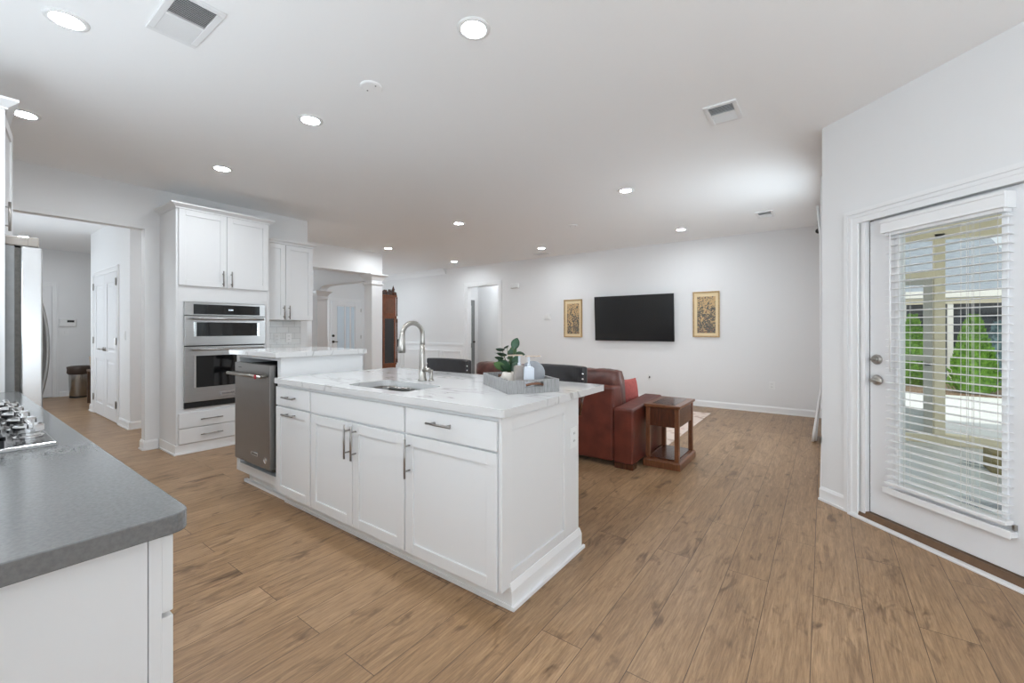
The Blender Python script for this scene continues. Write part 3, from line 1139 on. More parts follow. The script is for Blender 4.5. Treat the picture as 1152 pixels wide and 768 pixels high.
dwm = thing('dishwasher', (-3.565, 1.8, 0.17), 'stainless dishwasher with bar handle set in the raised island housing', 'dishwasher')
mb = MB()
mb.box(-3.86, -3.27, 1.52, 2.15, 0.20, 0.985)
mb.box(-3.85, -3.29, 1.56, 2.1, 0.171, 0.2)
mb.build('tub', M['black'], dwm)
mb = MB()
mb.box(-3.865, -3.266, 1.472, 1.519, 0.226, 0.998)
d = mb.build('door', M['steel_dark'], dwm, bevel=0.004)
mb = MB()
mb.tube([(-3.85, 1.415, 0.915), (-3.285, 1.415, 0.915)], 0.0125, 12)
for u in (-3.82, -3.315):
    mb.tube([(u, 1.472, 0.915), (u, 1.415, 0.915)], 0.010, 10)
h = mb.build('handle', M['nickel'], d, smooth=True)
mb = MB()
mb.lathe([(0.017, 0), (0.017, -0.004), (0.012, -0.006), (0, -0.006)], (-3.335, 1.4025, 0.915), 20, 'Y')
o = mb.build('handle_medallion', M['red'], h if False else d)
mb = MB()
mb.box(-3.56, -3.45, 1.467, 1.473, 0.30, 0.325)
mb.build('brand_plate', M['badge'], d, bevel=0.001)
mb = MB()
mb.lathe([(0.022, 0), (0.022, -0.003), (0.018, -0.003), (0.018, -0.001), (0, -0.001)], (-3.335, 1.472, 0.29), 20, 'Y')
mb.build('round_sticker', M['badge'], d)
mb = MB()
mb.box(-3.79, -3.74, 1.470, 1.473, 0.958, 0.963)
mb.build('model_mark', M['black'], d)


def text_part(txt, size, loc, rot, m, parent):
    c = bpy.data.curves.new('lettering', 'FONT')
    c.body = txt
    c.size = size
    c.align_x = 'CENTER'
    c.align_y = 'CENTER'
    c.extrude = 0.0003
    c.materials.append(m)
    o = bpy.data.objects.new('lettering', c)
    COL.objects.link(o)
    me = bpy.data.meshes.new_from_object(o)
    bpy.data.objects.remove(o)
    o = bpy.data.objects.new('lettering', me)
    COL.objects.link(o)
    root = parent
    while root.parent is not None:
        root = root.parent
    o.parent = parent
    o.location = Vector(loc) - root.location
    o.rotation_euler = rot
    return o


text_part('KitchenAid', 0.019, (-3.505, 1.4665, 0.3125), (PI / 2, 0, 0), M['black'], d)


# worktops
def slab_with_hole(name, x0, x1, y0, y1, z0, z1, hole, m, label, rc=0.02):
    me = bmesh.new()
    outer = []

    def rrect(a0, a1, b0, b1, r, n=5):
        pts = []
        for cx, cy, s in ((a1 - r, b1 - r, 0), (a0 + r, b1 - r, 1), (a0 + r, b0 + r, 2), (a1 - r, b0 + r, 3)):
            for k in range(n + 1):
                t = (s + k / n) * PI / 2
                pts.append((cx + r * math.cos(t), cy + r * math.sin(t)))
        return pts
    O = rrect(x0, x1, y0, y1, rc)
    mbx = MB()
    bm = mbx.bm
    if hole:
        I = rrect(*hole)
        for z, flip in ((z1, False), (z0, True)):
            vo = [bm.verts.new((x, y, z)) for x, y in O]
            vi = [bm.verts.new((x, y, z)) for x, y in I]
            eds = [bm.edges.new((vo[i], vo[(i + 1) % len(vo)])) for i in range(len(vo))]
            eds += [bm.edges.new((vi[i], vi[(i + 1) % len(vi)])) for i in range(len(vi))]
            bmesh.ops.triangle_fill(bm, edges=eds, use_beauty=True)
            if z == z1:
                TO, TI = vo, vi
            else:
                BO, BI = vo, vi
        for A, B in ((TO, BO), (TI, BI)):
            for i in range(len(A)):
                bm.faces.new((A[i], A[(i + 1) % len(A)], B[(i + 1) % len(A)], B[i]))
    else:
        mbx.prism(O, lambda u, v, t: (u, v, t), z0, z1)
    o = mbx.build(name, m, bevel=0.003)
    return tag(o, label, 'worktop')


SINK = (-2.43, -1.875, 1.555, 1.86, 0.05)
slab_with_hole('worktop', -3.172, -1.11, 1.457, 2.503, 0.877, 0.914, SINK, M['marble'], 'white veined quartz island worktop with the sink cut out', 0.012)
slab_with_hole('worktop', -3.965, -3.150, 1.462, 2.215, 1.056, 1.095, None, M['marble'], 'raised white quartz slab on top of the dishwasher housing', 0.012)

sk = thing('sink', (-2.15, 1.7, 0.66), 'undermount stainless sink in the island worktop', 'sink')
mb = MB()


def rrp(a0, a1, b0, b1, r, n=5):
    pts = []
    for cx, cy, s in ((a1 - r, b1 - r, 0), (a0 + r, b1 - r, 1), (a0 + r, b0 + r, 2), (a1 - r, b0 + r, 3)):
        for k in range(n + 1):
            t = (s + k / n) * PI / 2
            pts.append((cx + r * math.cos(t), cy + r * math.sin(t)))
    return pts


lv_ = [(0.012, 0.8765), (-0.006, 0.8765), (-0.008, 0.86), (-0.012, 0.72), (-0.03, 0.69), (-0.12, 0.682)]
rings = []
for off, zz in lv_:
    rings.append([mb.bm.verts.new((x, y, zz)) for x, y in rrp(SINK[0] - off, SINK[1] + off, SINK[2] - off, SINK[3] + off, max(0.012, SINK[4] + min(off, 0.0) * 0.3))])
for A, B in zip(rings, rings[1:]):
    for k in range(len(A)):
        mb.bm.faces.new((A[k], A[(k + 1) % len(A)], B[(k + 1) % len(A)], B[k]))
mb.bm.faces.new(rings[-1])
mb.build('basin', M['sinksteel'], sk, smooth=True, solid=0.002)
mb = MB()
mb.lathe([(0.045, 0.684), (0.045, 0.688), (0.03, 0.686), (0, 0.685)], (-2.15, 1.72, 0), 20)
mb.build('drain', M['chrome'], sk, smooth=True)

fc = thing('faucet', (-2.2, 1.98, 0.914), 'tall brushed nickel pull-down faucet with gooseneck behind the sink', 'faucet')
mb = MB()
mb.lathe([(0.03, 0.914), (0.03, 0.922), (0.0245, 0.93), (0.0225, 1.0), (0.019, 1.08), (0.0165, 1.16)], (-2.2, 1.98, 0), 20)
mb.build('body', M['nickel'], fc, smooth=True)
mb = MB()
pts = [(-2.2, 1.98, 1.09), (-2.2, 1.982, 1.18)]
for k in range(0, 13):
    t = k / 12 * PI * 0.97
    pts.append((-2.2 - 0.02 * (1 - math.cos(t)) * 0.5, 1.904 + 0.078 * math.cos(t), 1.225 + 0.078 * math.sin(t)))
mb.tube(pts, [0.0165, 0.0165] + [0.0158] * 13, 14)
mb.build('spout', M['nickel'], fc, smooth=True)
mb = MB()
e0 = Vector(pts[-1])
mb.tube([e0 + Vector((0, 0.002, 0.01)), e0 + Vector((0, 0, -0.012)), e0 + Vector((0, -0.004, -0.05)), e0 + Vector((0, -0.006, -0.11)), e0 + Vector((0, -0.006, -0.125))], [0.0165, 0.019, 0.022, 0.025, 0.022], 16)
s_ = mb.build('spray_head', M['nickel'], fc, smooth=True)
mb = MB()
mb.box(e0.x - 0.036, e0.x - 0.02, e0.y - 0.015, e0.y + 0.01, e0.z - 0.085, e0.z - 0.035)
mb.build('spray_button', M['black'], s_, bevel=0.004)
mb = MB()
mb.tube([(-2.185, 1.98, 0.985), (-2.15, 1.98, 0.99), (-2.135, 1.98, 0.99)], [0.017, 0.017, 0.015], 14)
mb.tube([(-2.14, 1.98, 0.99), (-2.12, 1.975, 0.995)], [0.008, 0.006], 8)
mb.build('lever', M['nickel'], fc, smooth=True)
sd = tag(MB().lathe([(0.02, 0.914), (0.02, 0.918), (0.012, 0.922), (0.011, 0.98), (0.014, 0.985), (0, 0.988)], (-2.155, 2.02, 0), 14).build('soap_dispenser', M['nickel'], smooth=True), 'small metal soap dispenser post beside the faucet', 'soap dispenser')


# outlets and switch plates
def plate(name, label, cat, fn, u, w, pw=0.075, ph=0.118, kind='outlet', group=None, loc=None, n=1):
    c = fn(u, 0, w)
    t = thing(name, c, label, cat, group)
    mb = MB()
    pbox(mb, fn, u - pw / 2, u + pw / 2, 0.0003, 0.006, w - ph / 2, w + ph / 2)
    mb.build('cover_plate', M['plastic'], t, bevel=0.0015)
    if kind == 'outlet':
        for s in (-0.021, 0.021):
            mb = MB()
            pbox(mb, fn, u - 0.017, u + 0.017, 0.006, 0.0085, w + s - 0.016, w + s + 0.016)
            sck = mb.build('socket', M['plastic'], t, bevel=0.002)
            mb = MB()
            for q in (-0.007, 0.007):
                pbox(mb, fn, u + q - 0.0015, u + q + 0.0015, 0.0085, 0.009, w + s - 0.004, w + s + 0.008)
            mb.build('slots', M['slot'], sck)
    else:
        for k in range(n):
            uu = u + (k - (n - 1) / 2) * 0.046
            mb = MB()
            pbox(mb, fn, uu - 0.016, uu + 0.016, 0.006, 0.0095, w - 0.033, w + 0.033)
            mb.build('rocker', M['plastic'], t, bevel=0.002)
    return t


plate('power_outlet', 'white outlet on the end panel of the island', 'outlet', FX(XIR), 2.142, 0.655)
plate('power_outlet', 'white outlet low on the television wall right of the side table', 'outlet', FY(YT), -0.63, 0.415)
plate('power_outlet', 'white wall outlet with a black plug below the television', 'outlet', FY(YT), -2.49, 0.43)
mb = MB()
pbox(mb, FY(YT), -2.482, -2.465, 0.009, 0.025, 0.41, 0.44)
mb.build('plug', M['black'], [o for o in bpy.data.objects if o.get('label', '').startswith('white wall outlet with a black')][0], bevel=0.003)
plate('light_switch', 'white three-gang switch plate above the potted plant', 'switch', FY(YT), -5.52, 1.205, 0.165, 0.118, 'switch', n=3)
plate('light_switch', 'white switch plate right of the closet double doors', 'switch', FY(CB['y0']), -7.286, 1.18, 0.075, 0.118, 'switch')
plate('light_switch', 'white switch plate under the alarm keypad in the passage', 'switch', FX(-11.56), 1.51, 1.2, 0.12, 0.118, 'switch', n=2)
plate('light_switch', 'white switch plate left of the glazed front door', 'switch', FX(-10.7), 6.18, 1.2, 0.165, 0.118, 'switch', n=3)
plate('power_outlet', 'white outlet on the tiled backsplash nearer the ovens', 'outlet', FX(XL + 0.01), 2.66, 1.15)
plate('power_outlet', 'white outlet on the tiled backsplash nearer the tile edge', 'outlet', FX(XL + 0.01), 2.81, 1.15)
th = thing('thermostat', (-4.565, YT, 1.524), 'small square white thermostat left of the left picture', 'thermostat')
pbox(MB(), FY(YT), -4.63, -4.50, 0.0003, 0.016, 1.465, 1.585).build('wall_plate', M['plastic'], th, bevel=0.003)
pbox(MB(), FY(YT), -4.60, -4.53, 0.016, 0.03, 1.49, 1.56).build('dial', M['plastic'], th, bevel=0.006)
cb_ = thing('door_chime', (-5.38, YT, 2.2), 'white door chime box high on the wall beside the hall doorway', 'door chime')
pbox(MB(), FY(YT), -5.49, -5.28, 0.0003, 0.05, 2.15, 2.25).build('cover', M['plastic'], cb_, bevel=0.008)
al = thing('alarm_keypad', (-11.56, 1.56, 1.39), 'white alarm keypad with black display beside the passage door', 'alarm keypad')
pbox(MB(), FX(-11.56), 1.45, 1.67, 0.0003, 0.03, 1.32, 1.46).build('case', M['plastic'], al, bevel=0.006)
pbox(MB(), FX(-11.56), 1.55, 1.645, 0.03, 0.032, 1.395, 1.435).build('display', M['black'], al)

# ------------------------------------------------------------------ oven tower
TX, TY0, TY1 = -5.22, 1.458, 2.345
tw = thing('oven_cabinet', ((XL + TX) / 2, 1.9, 0), 'tall white cabinet tower housing the wall ovens', 'cabinet')
mb = MB()
mb.box(XL + 0.001, TX, TY0, TY0 + 0.02, 0.1, 2.48)
mb.box(XL + 0.001, TX, TY1 - 0.02, TY1, 0.1, 2.48)
mb.box(XL + 0.001, XL + 0.012, TY0 + 0.02, TY1 - 0.02, 0.1, 2.48)
for a in ((0.1, 0.455), (1.545, 2.48)):
    mb.box(XL + 0.012, TX, TY0 + 0.02, TY1 - 0.02, a[0], a[1])
mb.box(TX - 0.02, TX, TY0 + 0.02, 1.525, 0.455, 1.545)
mb.box(TX - 0.02, TX, 2.288, TY1 - 0.02, 0.455, 1.545)
mb.build('body', M['cab'], tw, bevel=0.0015)
fx = FX(TX)
d = shaker(fx, 1.478, 1.900, 1.706, 2.472, 'door', tw)
bar_pull(fx, (1.862, 1.80), 0.165, True, d)
d = shaker(fx, 1.906, 2.328, 1.706, 2.472, 'door', tw)
bar_pull(fx, (1.942, 1.80), 0.165, True, d)
for w0, w1 in ((0.265, 0.412), (0.108, 0.257)):
    slab(fx, 1.478, 2.328, w0, w1, 'drawer', tw)
    bar_pull(fx, (1.755, (w0 + w1) / 2), 0.2, False, [c for c in tw.children if c.name.startswith('drawer')][-1])


def crown(xf, y0, y1, z0, z1, parent, xb):
    mb = MB()
    e0, e1 = 0.008, 0.05
    zm = z0 + (z1 - z0) * 0.25
    mb.box(xb, xf + e0, y0 - e0, y1 + e0, z0, zm)
    mb.taper((xb, xf + e0, y0 - e0, y1 + e0), (xb, xf + e1, y0 - e1, y1 + e1), zm, z1 - 0.014)
    mb.box(xb, xf + e1, y0 - e1, y1 + e1, z1 - 0.014, z1)
    return mb.build('crown_moulding', M['cab'], parent)


crown(TX + 0.012, TY0, TY1, 2.475, 2.528, tw, XL + 0.001)
mb = MB()
mb.box(XL + 0.001, TX + 0.005, TY0 - 0.008, TY1, 0, 0.1)
mb.box(XL + 0.001, TX + 0.016, TY0 - 0.018, TY1, 0, 0.018)
mb.build('base_moulding', M['trim'], tw, bevel=0.002)

ov = thing('double_oven', (-5.4, 1.907, 0.459), 'stainless double wall oven with black glass doors in the white tower', 'oven')
Y0, Y1 = 1.522, 2.290
mb = MB()
mb.box(-5.68, TX - 0.001, 1.53, 2.282, 0.46, 1.54)
mb.build('housing', M['black'], ov)
fo = FX(TX)
# control panel
mb = MB()
pbox(mb, fo, Y0, Y1, 0.0, 0.03, 1.405, 1.542)
cpn = mb.build('control_panel', M['steel'], ov, bevel=0.003)
mb = MB()
pbox(mb, fo, Y0 + 0.075, Y1 - 0.06, 0.03, 0.032, 1.418, 1.520)
cg = mb.build('control_glass', M['blackglass'], cpn)
mb = MB()
for k in range(4):
    pbox(mb, fo, 1.915 + k * 0.012, 1.922 + k * 0.012, 0.0322, 0.0326, 1.462, 1.476)
mb.build('clock_digits', emit('oven_digits', (0.8, 0.9, 1.0), 0.8), cpn)
# upper door
mb = MB()
pbox(mb, fo, Y0, Y1, 0.0, 0.035, 1.095, 1.400)
ud = mb.build('upper_door', M['steel'], ov, bevel=0.003)
mb = MB()
pbox(mb, fo, Y0 + 0.085, Y1 - 0.075, 0.035, 0.037, 1.190, 1.335)
mb.build('upper_door_glass', M['blackglass'], ud)
for a in ((Y0 + 0.075, Y0 + 0.100), (Y1 - 0.09, Y1 - 0.065)):
    pbox(MB(), fo, a[0], a[1], 0.035, 0.040, 1.185, 1.340).build('window_trim', M['chrome'], ud, bevel=0.002)
mb = MB()
mb.tube([fo(Y0 + 0.05, 0.085, 1.372), fo(Y1 - 0.04, 0.085, 1.372)], 0.012, 12)
for u in (Y0 + 0.075, Y1 - 0.065):
    mb.tube([fo(u, 0.035, 1.372), fo(u, 0.085, 1.372)], 0.011, 10)
mb.build('upper_handle', M['steel'], ud, smooth=True)
# lower door
mb = MB()
pbox(mb, fo, Y0, Y1, 0.0, 0.035, 0.520, 1.085)
ld = mb.build('lower_door', M['steel'], ov, bevel=0.003)
mb = MB()
pbox(mb, fo, Y0 + 0.09, Y1 - 0.08, 0.035, 0.037, 0.665, 0.990)
mb.build('lower_door_glass', M['blackglass'], ld)
for a in ((Y0 + 0.075, Y0 + 0.096), (Y1 - 0.086, Y1 - 0.065)):
    pbox(MB(), fo, a[0], a[1], 0.035, 0.041, 0.66, 0.995).build('window_trim', M['chrome'], ld, bevel=0.002)
mb = MB()
mb.tube([fo(Y0 + 0.05, 0.085, 1.055), fo(Y1 - 0.04, 0.085, 1.055)], 0.012, 12)
for u in (Y0 + 0.075, Y1 - 0.065):
    mb.tube([fo(u, 0.035, 1.055), fo(u, 0.085, 1.055)], 0.011, 10)
mb.build('lower_handle', M['steel'], ld, smooth=True)
mb = MB()
pbox(mb, fo, 1.83, 1.99, 0.035, 0.038, 0.560, 0.605)
mb.build('brand_plate', M['badge'], ld, bevel=0.001)
text_part('KitchenAid', 0.026, fo(1.91, 0.0385, 0.5815), (PI / 2, 0, PI / 2), M['black'], ld)
mb = MB()
pbox(mb, fo, Y0, Y1, 0.0, 0.025, 0.460, 0.512)
for k in range(6):
    pbox(mb, fo, Y0 + 0.03, Y1 - 0.03, 0.025, 0.027, 0.468 + k * 0.007, 0.471 + k * 0.007)
mb.build('vent_strip', M['black'], ov)

# ------------------------------------------------------------------ wall cabinet, backsplash, worktop next to the tower
uc = thing('wall_cabinet', (XL + 0.2, 2.65, 1.375), 'white two-door wall cabinet right of the oven tower', 'cabinet')
mb = MB()
mb.box(XL + 0.001, -5.36, TY1 + 0.002, 2.942, 1.39, 2.305)
mb.box(XL + 0.012, -5.362, TY1 + 0.004, 2.94, 1.375, 1.39)
mb.build('body', M['cab'], uc, bevel=0.0015)
fx = FX(-5.36)
d = shaker(fx, TY1 + 0.006, 2.592, 1.38, 2.30, 'door', uc)
bar_pull(fx, (2.565, 1.47), 0.165, True, d)
d = shaker(fx, 2.598, 2.938, 1.38, 2.30, 'door', uc)
bar_pull(fx, (2.63, 1.47), 0.165, True, d)
mb = MB()
mb.box(XL + 0.001, -5.332, TY1 + 0.001, 2.95, 2.305, 2.318)
mb.taper((XL + 0.001, -5.332, TY1 + 0.001, 2.95), (XL + 0.001, -5.295, TY1 + 0.001, 2.985), 2.318, 2.338)
mb.box(XL + 0.001, -5.295, TY1 + 0.001, 2.985, 2.338, 2.35)
mb.build('crown_moulding', M['cab'], uc)
o = MB().box(XL + 0.001, XL + 0.0095, TY1 + 0.002, 2.975, 0.93, 1.374).build('wall_backsplash', M['tile'])
struct(o)
bc = thing('base_cabinet', (-5.4, 2.65, 0), 'white base cabinet between the oven tower and the wall end', 'cabinet')
MB().box(XL + 0.001, TX, TY1 + 0.002, 3.03, 0.1, 0.874).build('body', M['cab'], bc)
MB().box(XL + 0.001, TX - 0.06, TY1 + 0.002, 3.03, 0, 0.1).build('toe_kick', M['trim'], bc)
for a in ((TY1 + 0.01, 2.685), (2.692, 3.02)):
    d = shaker(FX(TX), a[0], a[1], 0.105, 0.70, 'door', bc)
    slab(FX(TX), a[0], a[1], 0.71, 0.86, 'drawer', bc)
slab_with_hole('worktop', XL + 0.001, TX + 0.03, TY1 + 0.002, 3.05, 0.876, 0.914, None, M['marble'], 'white quartz worktop under the tiled backsplash by the ovens', 0.008)
struct(MB().box(XL - 0.122, XL + 0.002, 3.06, 3.072, 0, H).build('trim_wall_end', M['trim']))

# ------------------------------------------------------------------ foreground counter run
def base_unit(x0, x1, label):
    t = thing('base_cabinet', ((x0 + x1) / 2, 0, 0), label, 'cabinet', 'base cabinets under the grey worktop')
    MB().box(x0, x1, -0.358, 0.263, 0.1, 0.874).build('body', M['cab'], t, bevel=0.0015)
    MB().box(x0, x1, -0.358, 0.20, 0, 0.1).build('toe_kick', M['trim'], t)
    return t


fp = FYp(0.263)
t = base_unit(-1.50, -1.038, 'white base cabinet at the near end of the grey worktop')
slab(fp, -1.497, -1.023, 0.715, 0.862, 'drawer', t, 0.019)
dd = [c for c in t.children if c.name.startswith('drawer')][-1]
bar_pull(fp, (-1.26, 0.79), 0.16, False, dd, 0.019)
d = shaker(fp, -1.497, -1.023, 0.105, 0.706, 'door', t, 0.019)
bar_pull(fp, (-1.46, 0.6), 0.2, True, d, 0.019)
mb = MB()
mb.box(-1.038, -1.02, -0.358, 0.2425, 0.0, 0.874)
mb.box(-1.038, -1.0185, 0.2435, 0.263, 0.0, 0.874)
mb.build('end_panel', M['cab'], t, bevel=0.001)
t = base_unit(-2.98, -1.501, 'white base cabinet under the cooktop')
for a in ((-2.977, -2.244), (-2.238, -1.505)):
    d = shaker(fp, a[0], a[1], 0.105, 0.862, 'door', t, 0.019)
t = base_unit(-3.655, -2.981, 'white base cabinet between the cooktop and the refrigerator')
slab(fp, -3.652, -2.985, 0.715, 0.862, 'drawer', t, 0.019)
shaker(fp, -3.652, -2.985, 0.105, 0.706, 'door', t, 0.019)
slab_with_hole('worktop', -3.655, -0.985, -0.358, 0.300, 0.876, 0.914, None, M['greycounter'], 'grey quartz worktop in the near left corner', 0.03)

ck = thing('cooktop', (-2.31, -0.03, 0.914), 'stainless gas cooktop with chrome knobs on the grey worktop', 'cooktop')
mb = MB()
mb.taper((-2.78, -1.855, -0.28, 0.232), (-2.775, -1.860, -0.275, 0.227), 0.9145, 0.925)
mb.build('cooktop_plate', M['cooktop'], ck, bevel=0.002)
for (kx, ky) in ((-2.00, 0.185), (-2.165, 0.185), (-2.33, 0.185), (-2.495, 0.185), (-2.66, 0.185)):
    mb = MB()
    mb.lathe([(0.034, 0.925), (0.034, 0.931), (0.026, 0.933), (0.026, 0.940), (0.034, 0.944), (0.034, 0.960), (0.030, 0.965), (0.0, 0.966)], (kx, ky, 0), 20)
    k_ = mb.build('knob', M['chrome'], ck, smooth=False, bevel=0.001)
    mb = MB()
    mb.box(kx - 0.042, kx + 0.042, ky - 0.007, ky + 0.007, 0.955, 0.974)
    mb.build('knob_grip', M['chrome'], k_, bevel=0.003)
for gx in (-2.63, -2.32, -2.01):
    mb = MB()
    for u in (-0.14, 0, 0.14):
        mb.box(gx + u - 0.006, gx + u + 0.006, -0.25, 0.13, 0.945, 0.957)
    for v in (-0.25, -0.07, 0.12):
        mb.box(gx - 0.146, gx + 0.146, v - 0.006, v + 0.006, 0.945, 0.957)
    for u in (-0.14, 0.14):
        for v in (-0.245, 0.12):
            mb.box(gx + u - 0.007, gx + u + 0.007, v - 0.007, v + 0.007, 0.925, 0.946)
    mb.build('grate', M['iron'], ck, bevel=0.002)
    for v in (-0.16, 0.03):
        mb = MB()
        mb.lathe([(0.045, 0.925), (0.045, 0.932), (0.03, 0.934), (0.03, 0.94), (0, 0.941)], (gx, v, 0), 18)
        mb.build('burner', M['iron'], ck)

# ------------------------------------------------------------------ refrigerator
rf = thing('refrigerator', (-4.15, 0, 0), 'stainless refrigerator standing past the grey worktop', 'refrigerator')
RX0, RX1 = -4.60, -3.70
MB().box(RX0, RX1, -0.34, 0.290, 0.02, 1.735).build('body', M['graybody'], rf, bevel=0.003)
MB().box(RX0 + 0.01, RX1 - 0.004, 0.290, 0.311, 0.06, 1.725).build('door_gasket', M['rubber'], rf)
for a, hu, s in (((-4.147, RX1 + 0.006), -4.19 + 0.085, 1), ((RX0 - 0.006, -4.153), -4.195, -1)):
    mb = MB()
    mb.box(a[0], a[1], 0.311, 0.397, 0.70, 1.737)
    d = mb.build('door', M['fridge_steel'], rf, bevel=0.008, seg=3)
    mb = MB()
    pts = []
    for k in range(13):
        q = k / 12
        pts.append((hu, 0.40 + 0.062 * math.sin(PI * q) ** 0.6, 0.76 + q * 0.75))
    mb.tube(pts, 0.011, 10)
    mb.build('handle', M['steel_dark'], d, smooth=True)
mb = MB()
mb.box(RX0 - 0.006, RX1 + 0.006, 0.311, 0.397, 0.06, 0.692)
d = mb.build('freezer_drawer', M['fridge_steel'], rf, bevel=0.008, seg=3)
mb = MB()
mb.tube([(-4.5, 0.40, 0.63), (-4.45, 0.445, 0.63), (-3.85, 0.445, 0.63), (-3.8, 0.40, 0.63)], 0.011, 10)
mb.build('handle', M['steel_dark'], d, smooth=True)
mb = MB()
mb.box(RX1 - 0.20, RX1 + 0.004, 0.20, 0.375, 1.738, 1.79)
mb.box(RX1 - 0.05, RX1 + 0.009, 0.338, 0.382, 1.738, 1.792)
mb.build('hinge_cover', M['hinge'], rf, bevel=0.006)

oc = thing('over_refrigerator_cabinet', (-4.15, -0.1, 0), 'white cabinet with tall side panel above and beside the refrigerator', 'cabinet')
mb = MB()
mb.box(-4.60, -3.692, -0.358, 0.232, 1.80, 2.48)
mb.build('body', M['cab'], oc)
mb = MB()
mb.box(-3.69, -3.665, -0.358, 0.2515, 0.0, 2.48)
mb.build('side_panel', M['cab'], oc)
fp2 = FYp(0.234)
PH = math.radians(8.4)
fajar = lambda u, dd_, w: (-3.695 - u * math.cos(PH) + dd_ * math.sin(PH), 0.233 + u * math.sin(PH) + dd_ * math.cos(PH), w)
d = shaker(fajar, 0.0, 0.43, 1.803, 2.475, 'door', oc, 0.019)
bar_pull(fajar, (0.035, 1.90), 0.165, True, d, 0.019, 0.017)
d = shaker(fp2, -4.59, -4.14, 1.803, 2.475, 'door', oc, 0.019)
mb = MB()
mb.box(-4.61, -3.655, -0.358, 0.262, 2.48, 2.49)
mb.taper((-4.61, -3.655, -0.358, 0.262), (-4.65, -3.615, -0.358, 0.30), 2.49, 2.522)
mb.box(-4.65, -3.615, -0.358, 0.30, 2.522, 2.535)
mb.build('crown_moulding', M['cab'], oc)

# ------------------------------------------------------------------ television, pictures
tv = thing('television', (-2.76, YT, 1.46), 'large flat black television mounted on the grey wall', 'television')
mb = MB()
c0 = Vector((-2.757, 7.41, 1.462))
ta = 0.055
W2, H2 = 0.722, 0.408


def tvp(u, d, w):
    return (c0.x + u, c0.y - d * math.cos(ta) - w * math.sin(ta), c0.z + w * math.cos(ta) - d * math.sin(ta))


pbox(mb, tvp, -W2, W2, -0.02, 0.012, -H2, H2)
mb.build('case', M['black'], tv, bevel=0.003)
pbox(MB(), tvp, -W2 + 0.008, W2 - 0.008, 0.012, 0.0135, -H2 + 0.012, H2 - 0.008).build('screen', M['screen'], tv)
MB().box(-2.95, -2.56, 7.43, 7.4995, 1.3, 1.62).build('wall_mount', M['black'], tv)


def picture(x0, x1, z0, z1, label, pm):
    cx, cz = (x0 + x1) / 2, (z0 + z1) / 2
    t = thing('framed_picture', (cx, YT, cz), label, 'picture', 'framed pictures beside the television')
    fn = FY(YT)
    f = 0.022
    mb = MB()
    for a in ((x0, x0 + f, z0, z1), (x1 - f, x1, z0, z1), (x0 + f, x1 - f, z0, z0 + f), (x0 + f, x1 - f, z1 - f, z1)):
        pbox(mb, fn, a[0], a[1], 0.001, 0.03, a[2], a[3])
    mb.build('frame', M['gold'], t, bevel=0.004)
    pbox(MB(), fn, x0 + f, x1 - f, 0.001, 0.012, z0 + f, z1 - f).build('mat_board', M['mat_board'], t)
    pbox(MB(), fn, x0 + f + 0.045, x1 - f - 0.04, 0.012, 0.0135, z0 + f + 0.045, z1 - f - 0.06).build('artwork', pm, t)


picture(-4.182, -3.785, 1.108, 1.850, 'gilt framed tan picture of dark branches left of the television', M['paint_a'])
picture(-1.752, -1.346, 1.135, 1.880, 'gilt framed tan picture of dense blossoms right of the television', M['paint_b'])


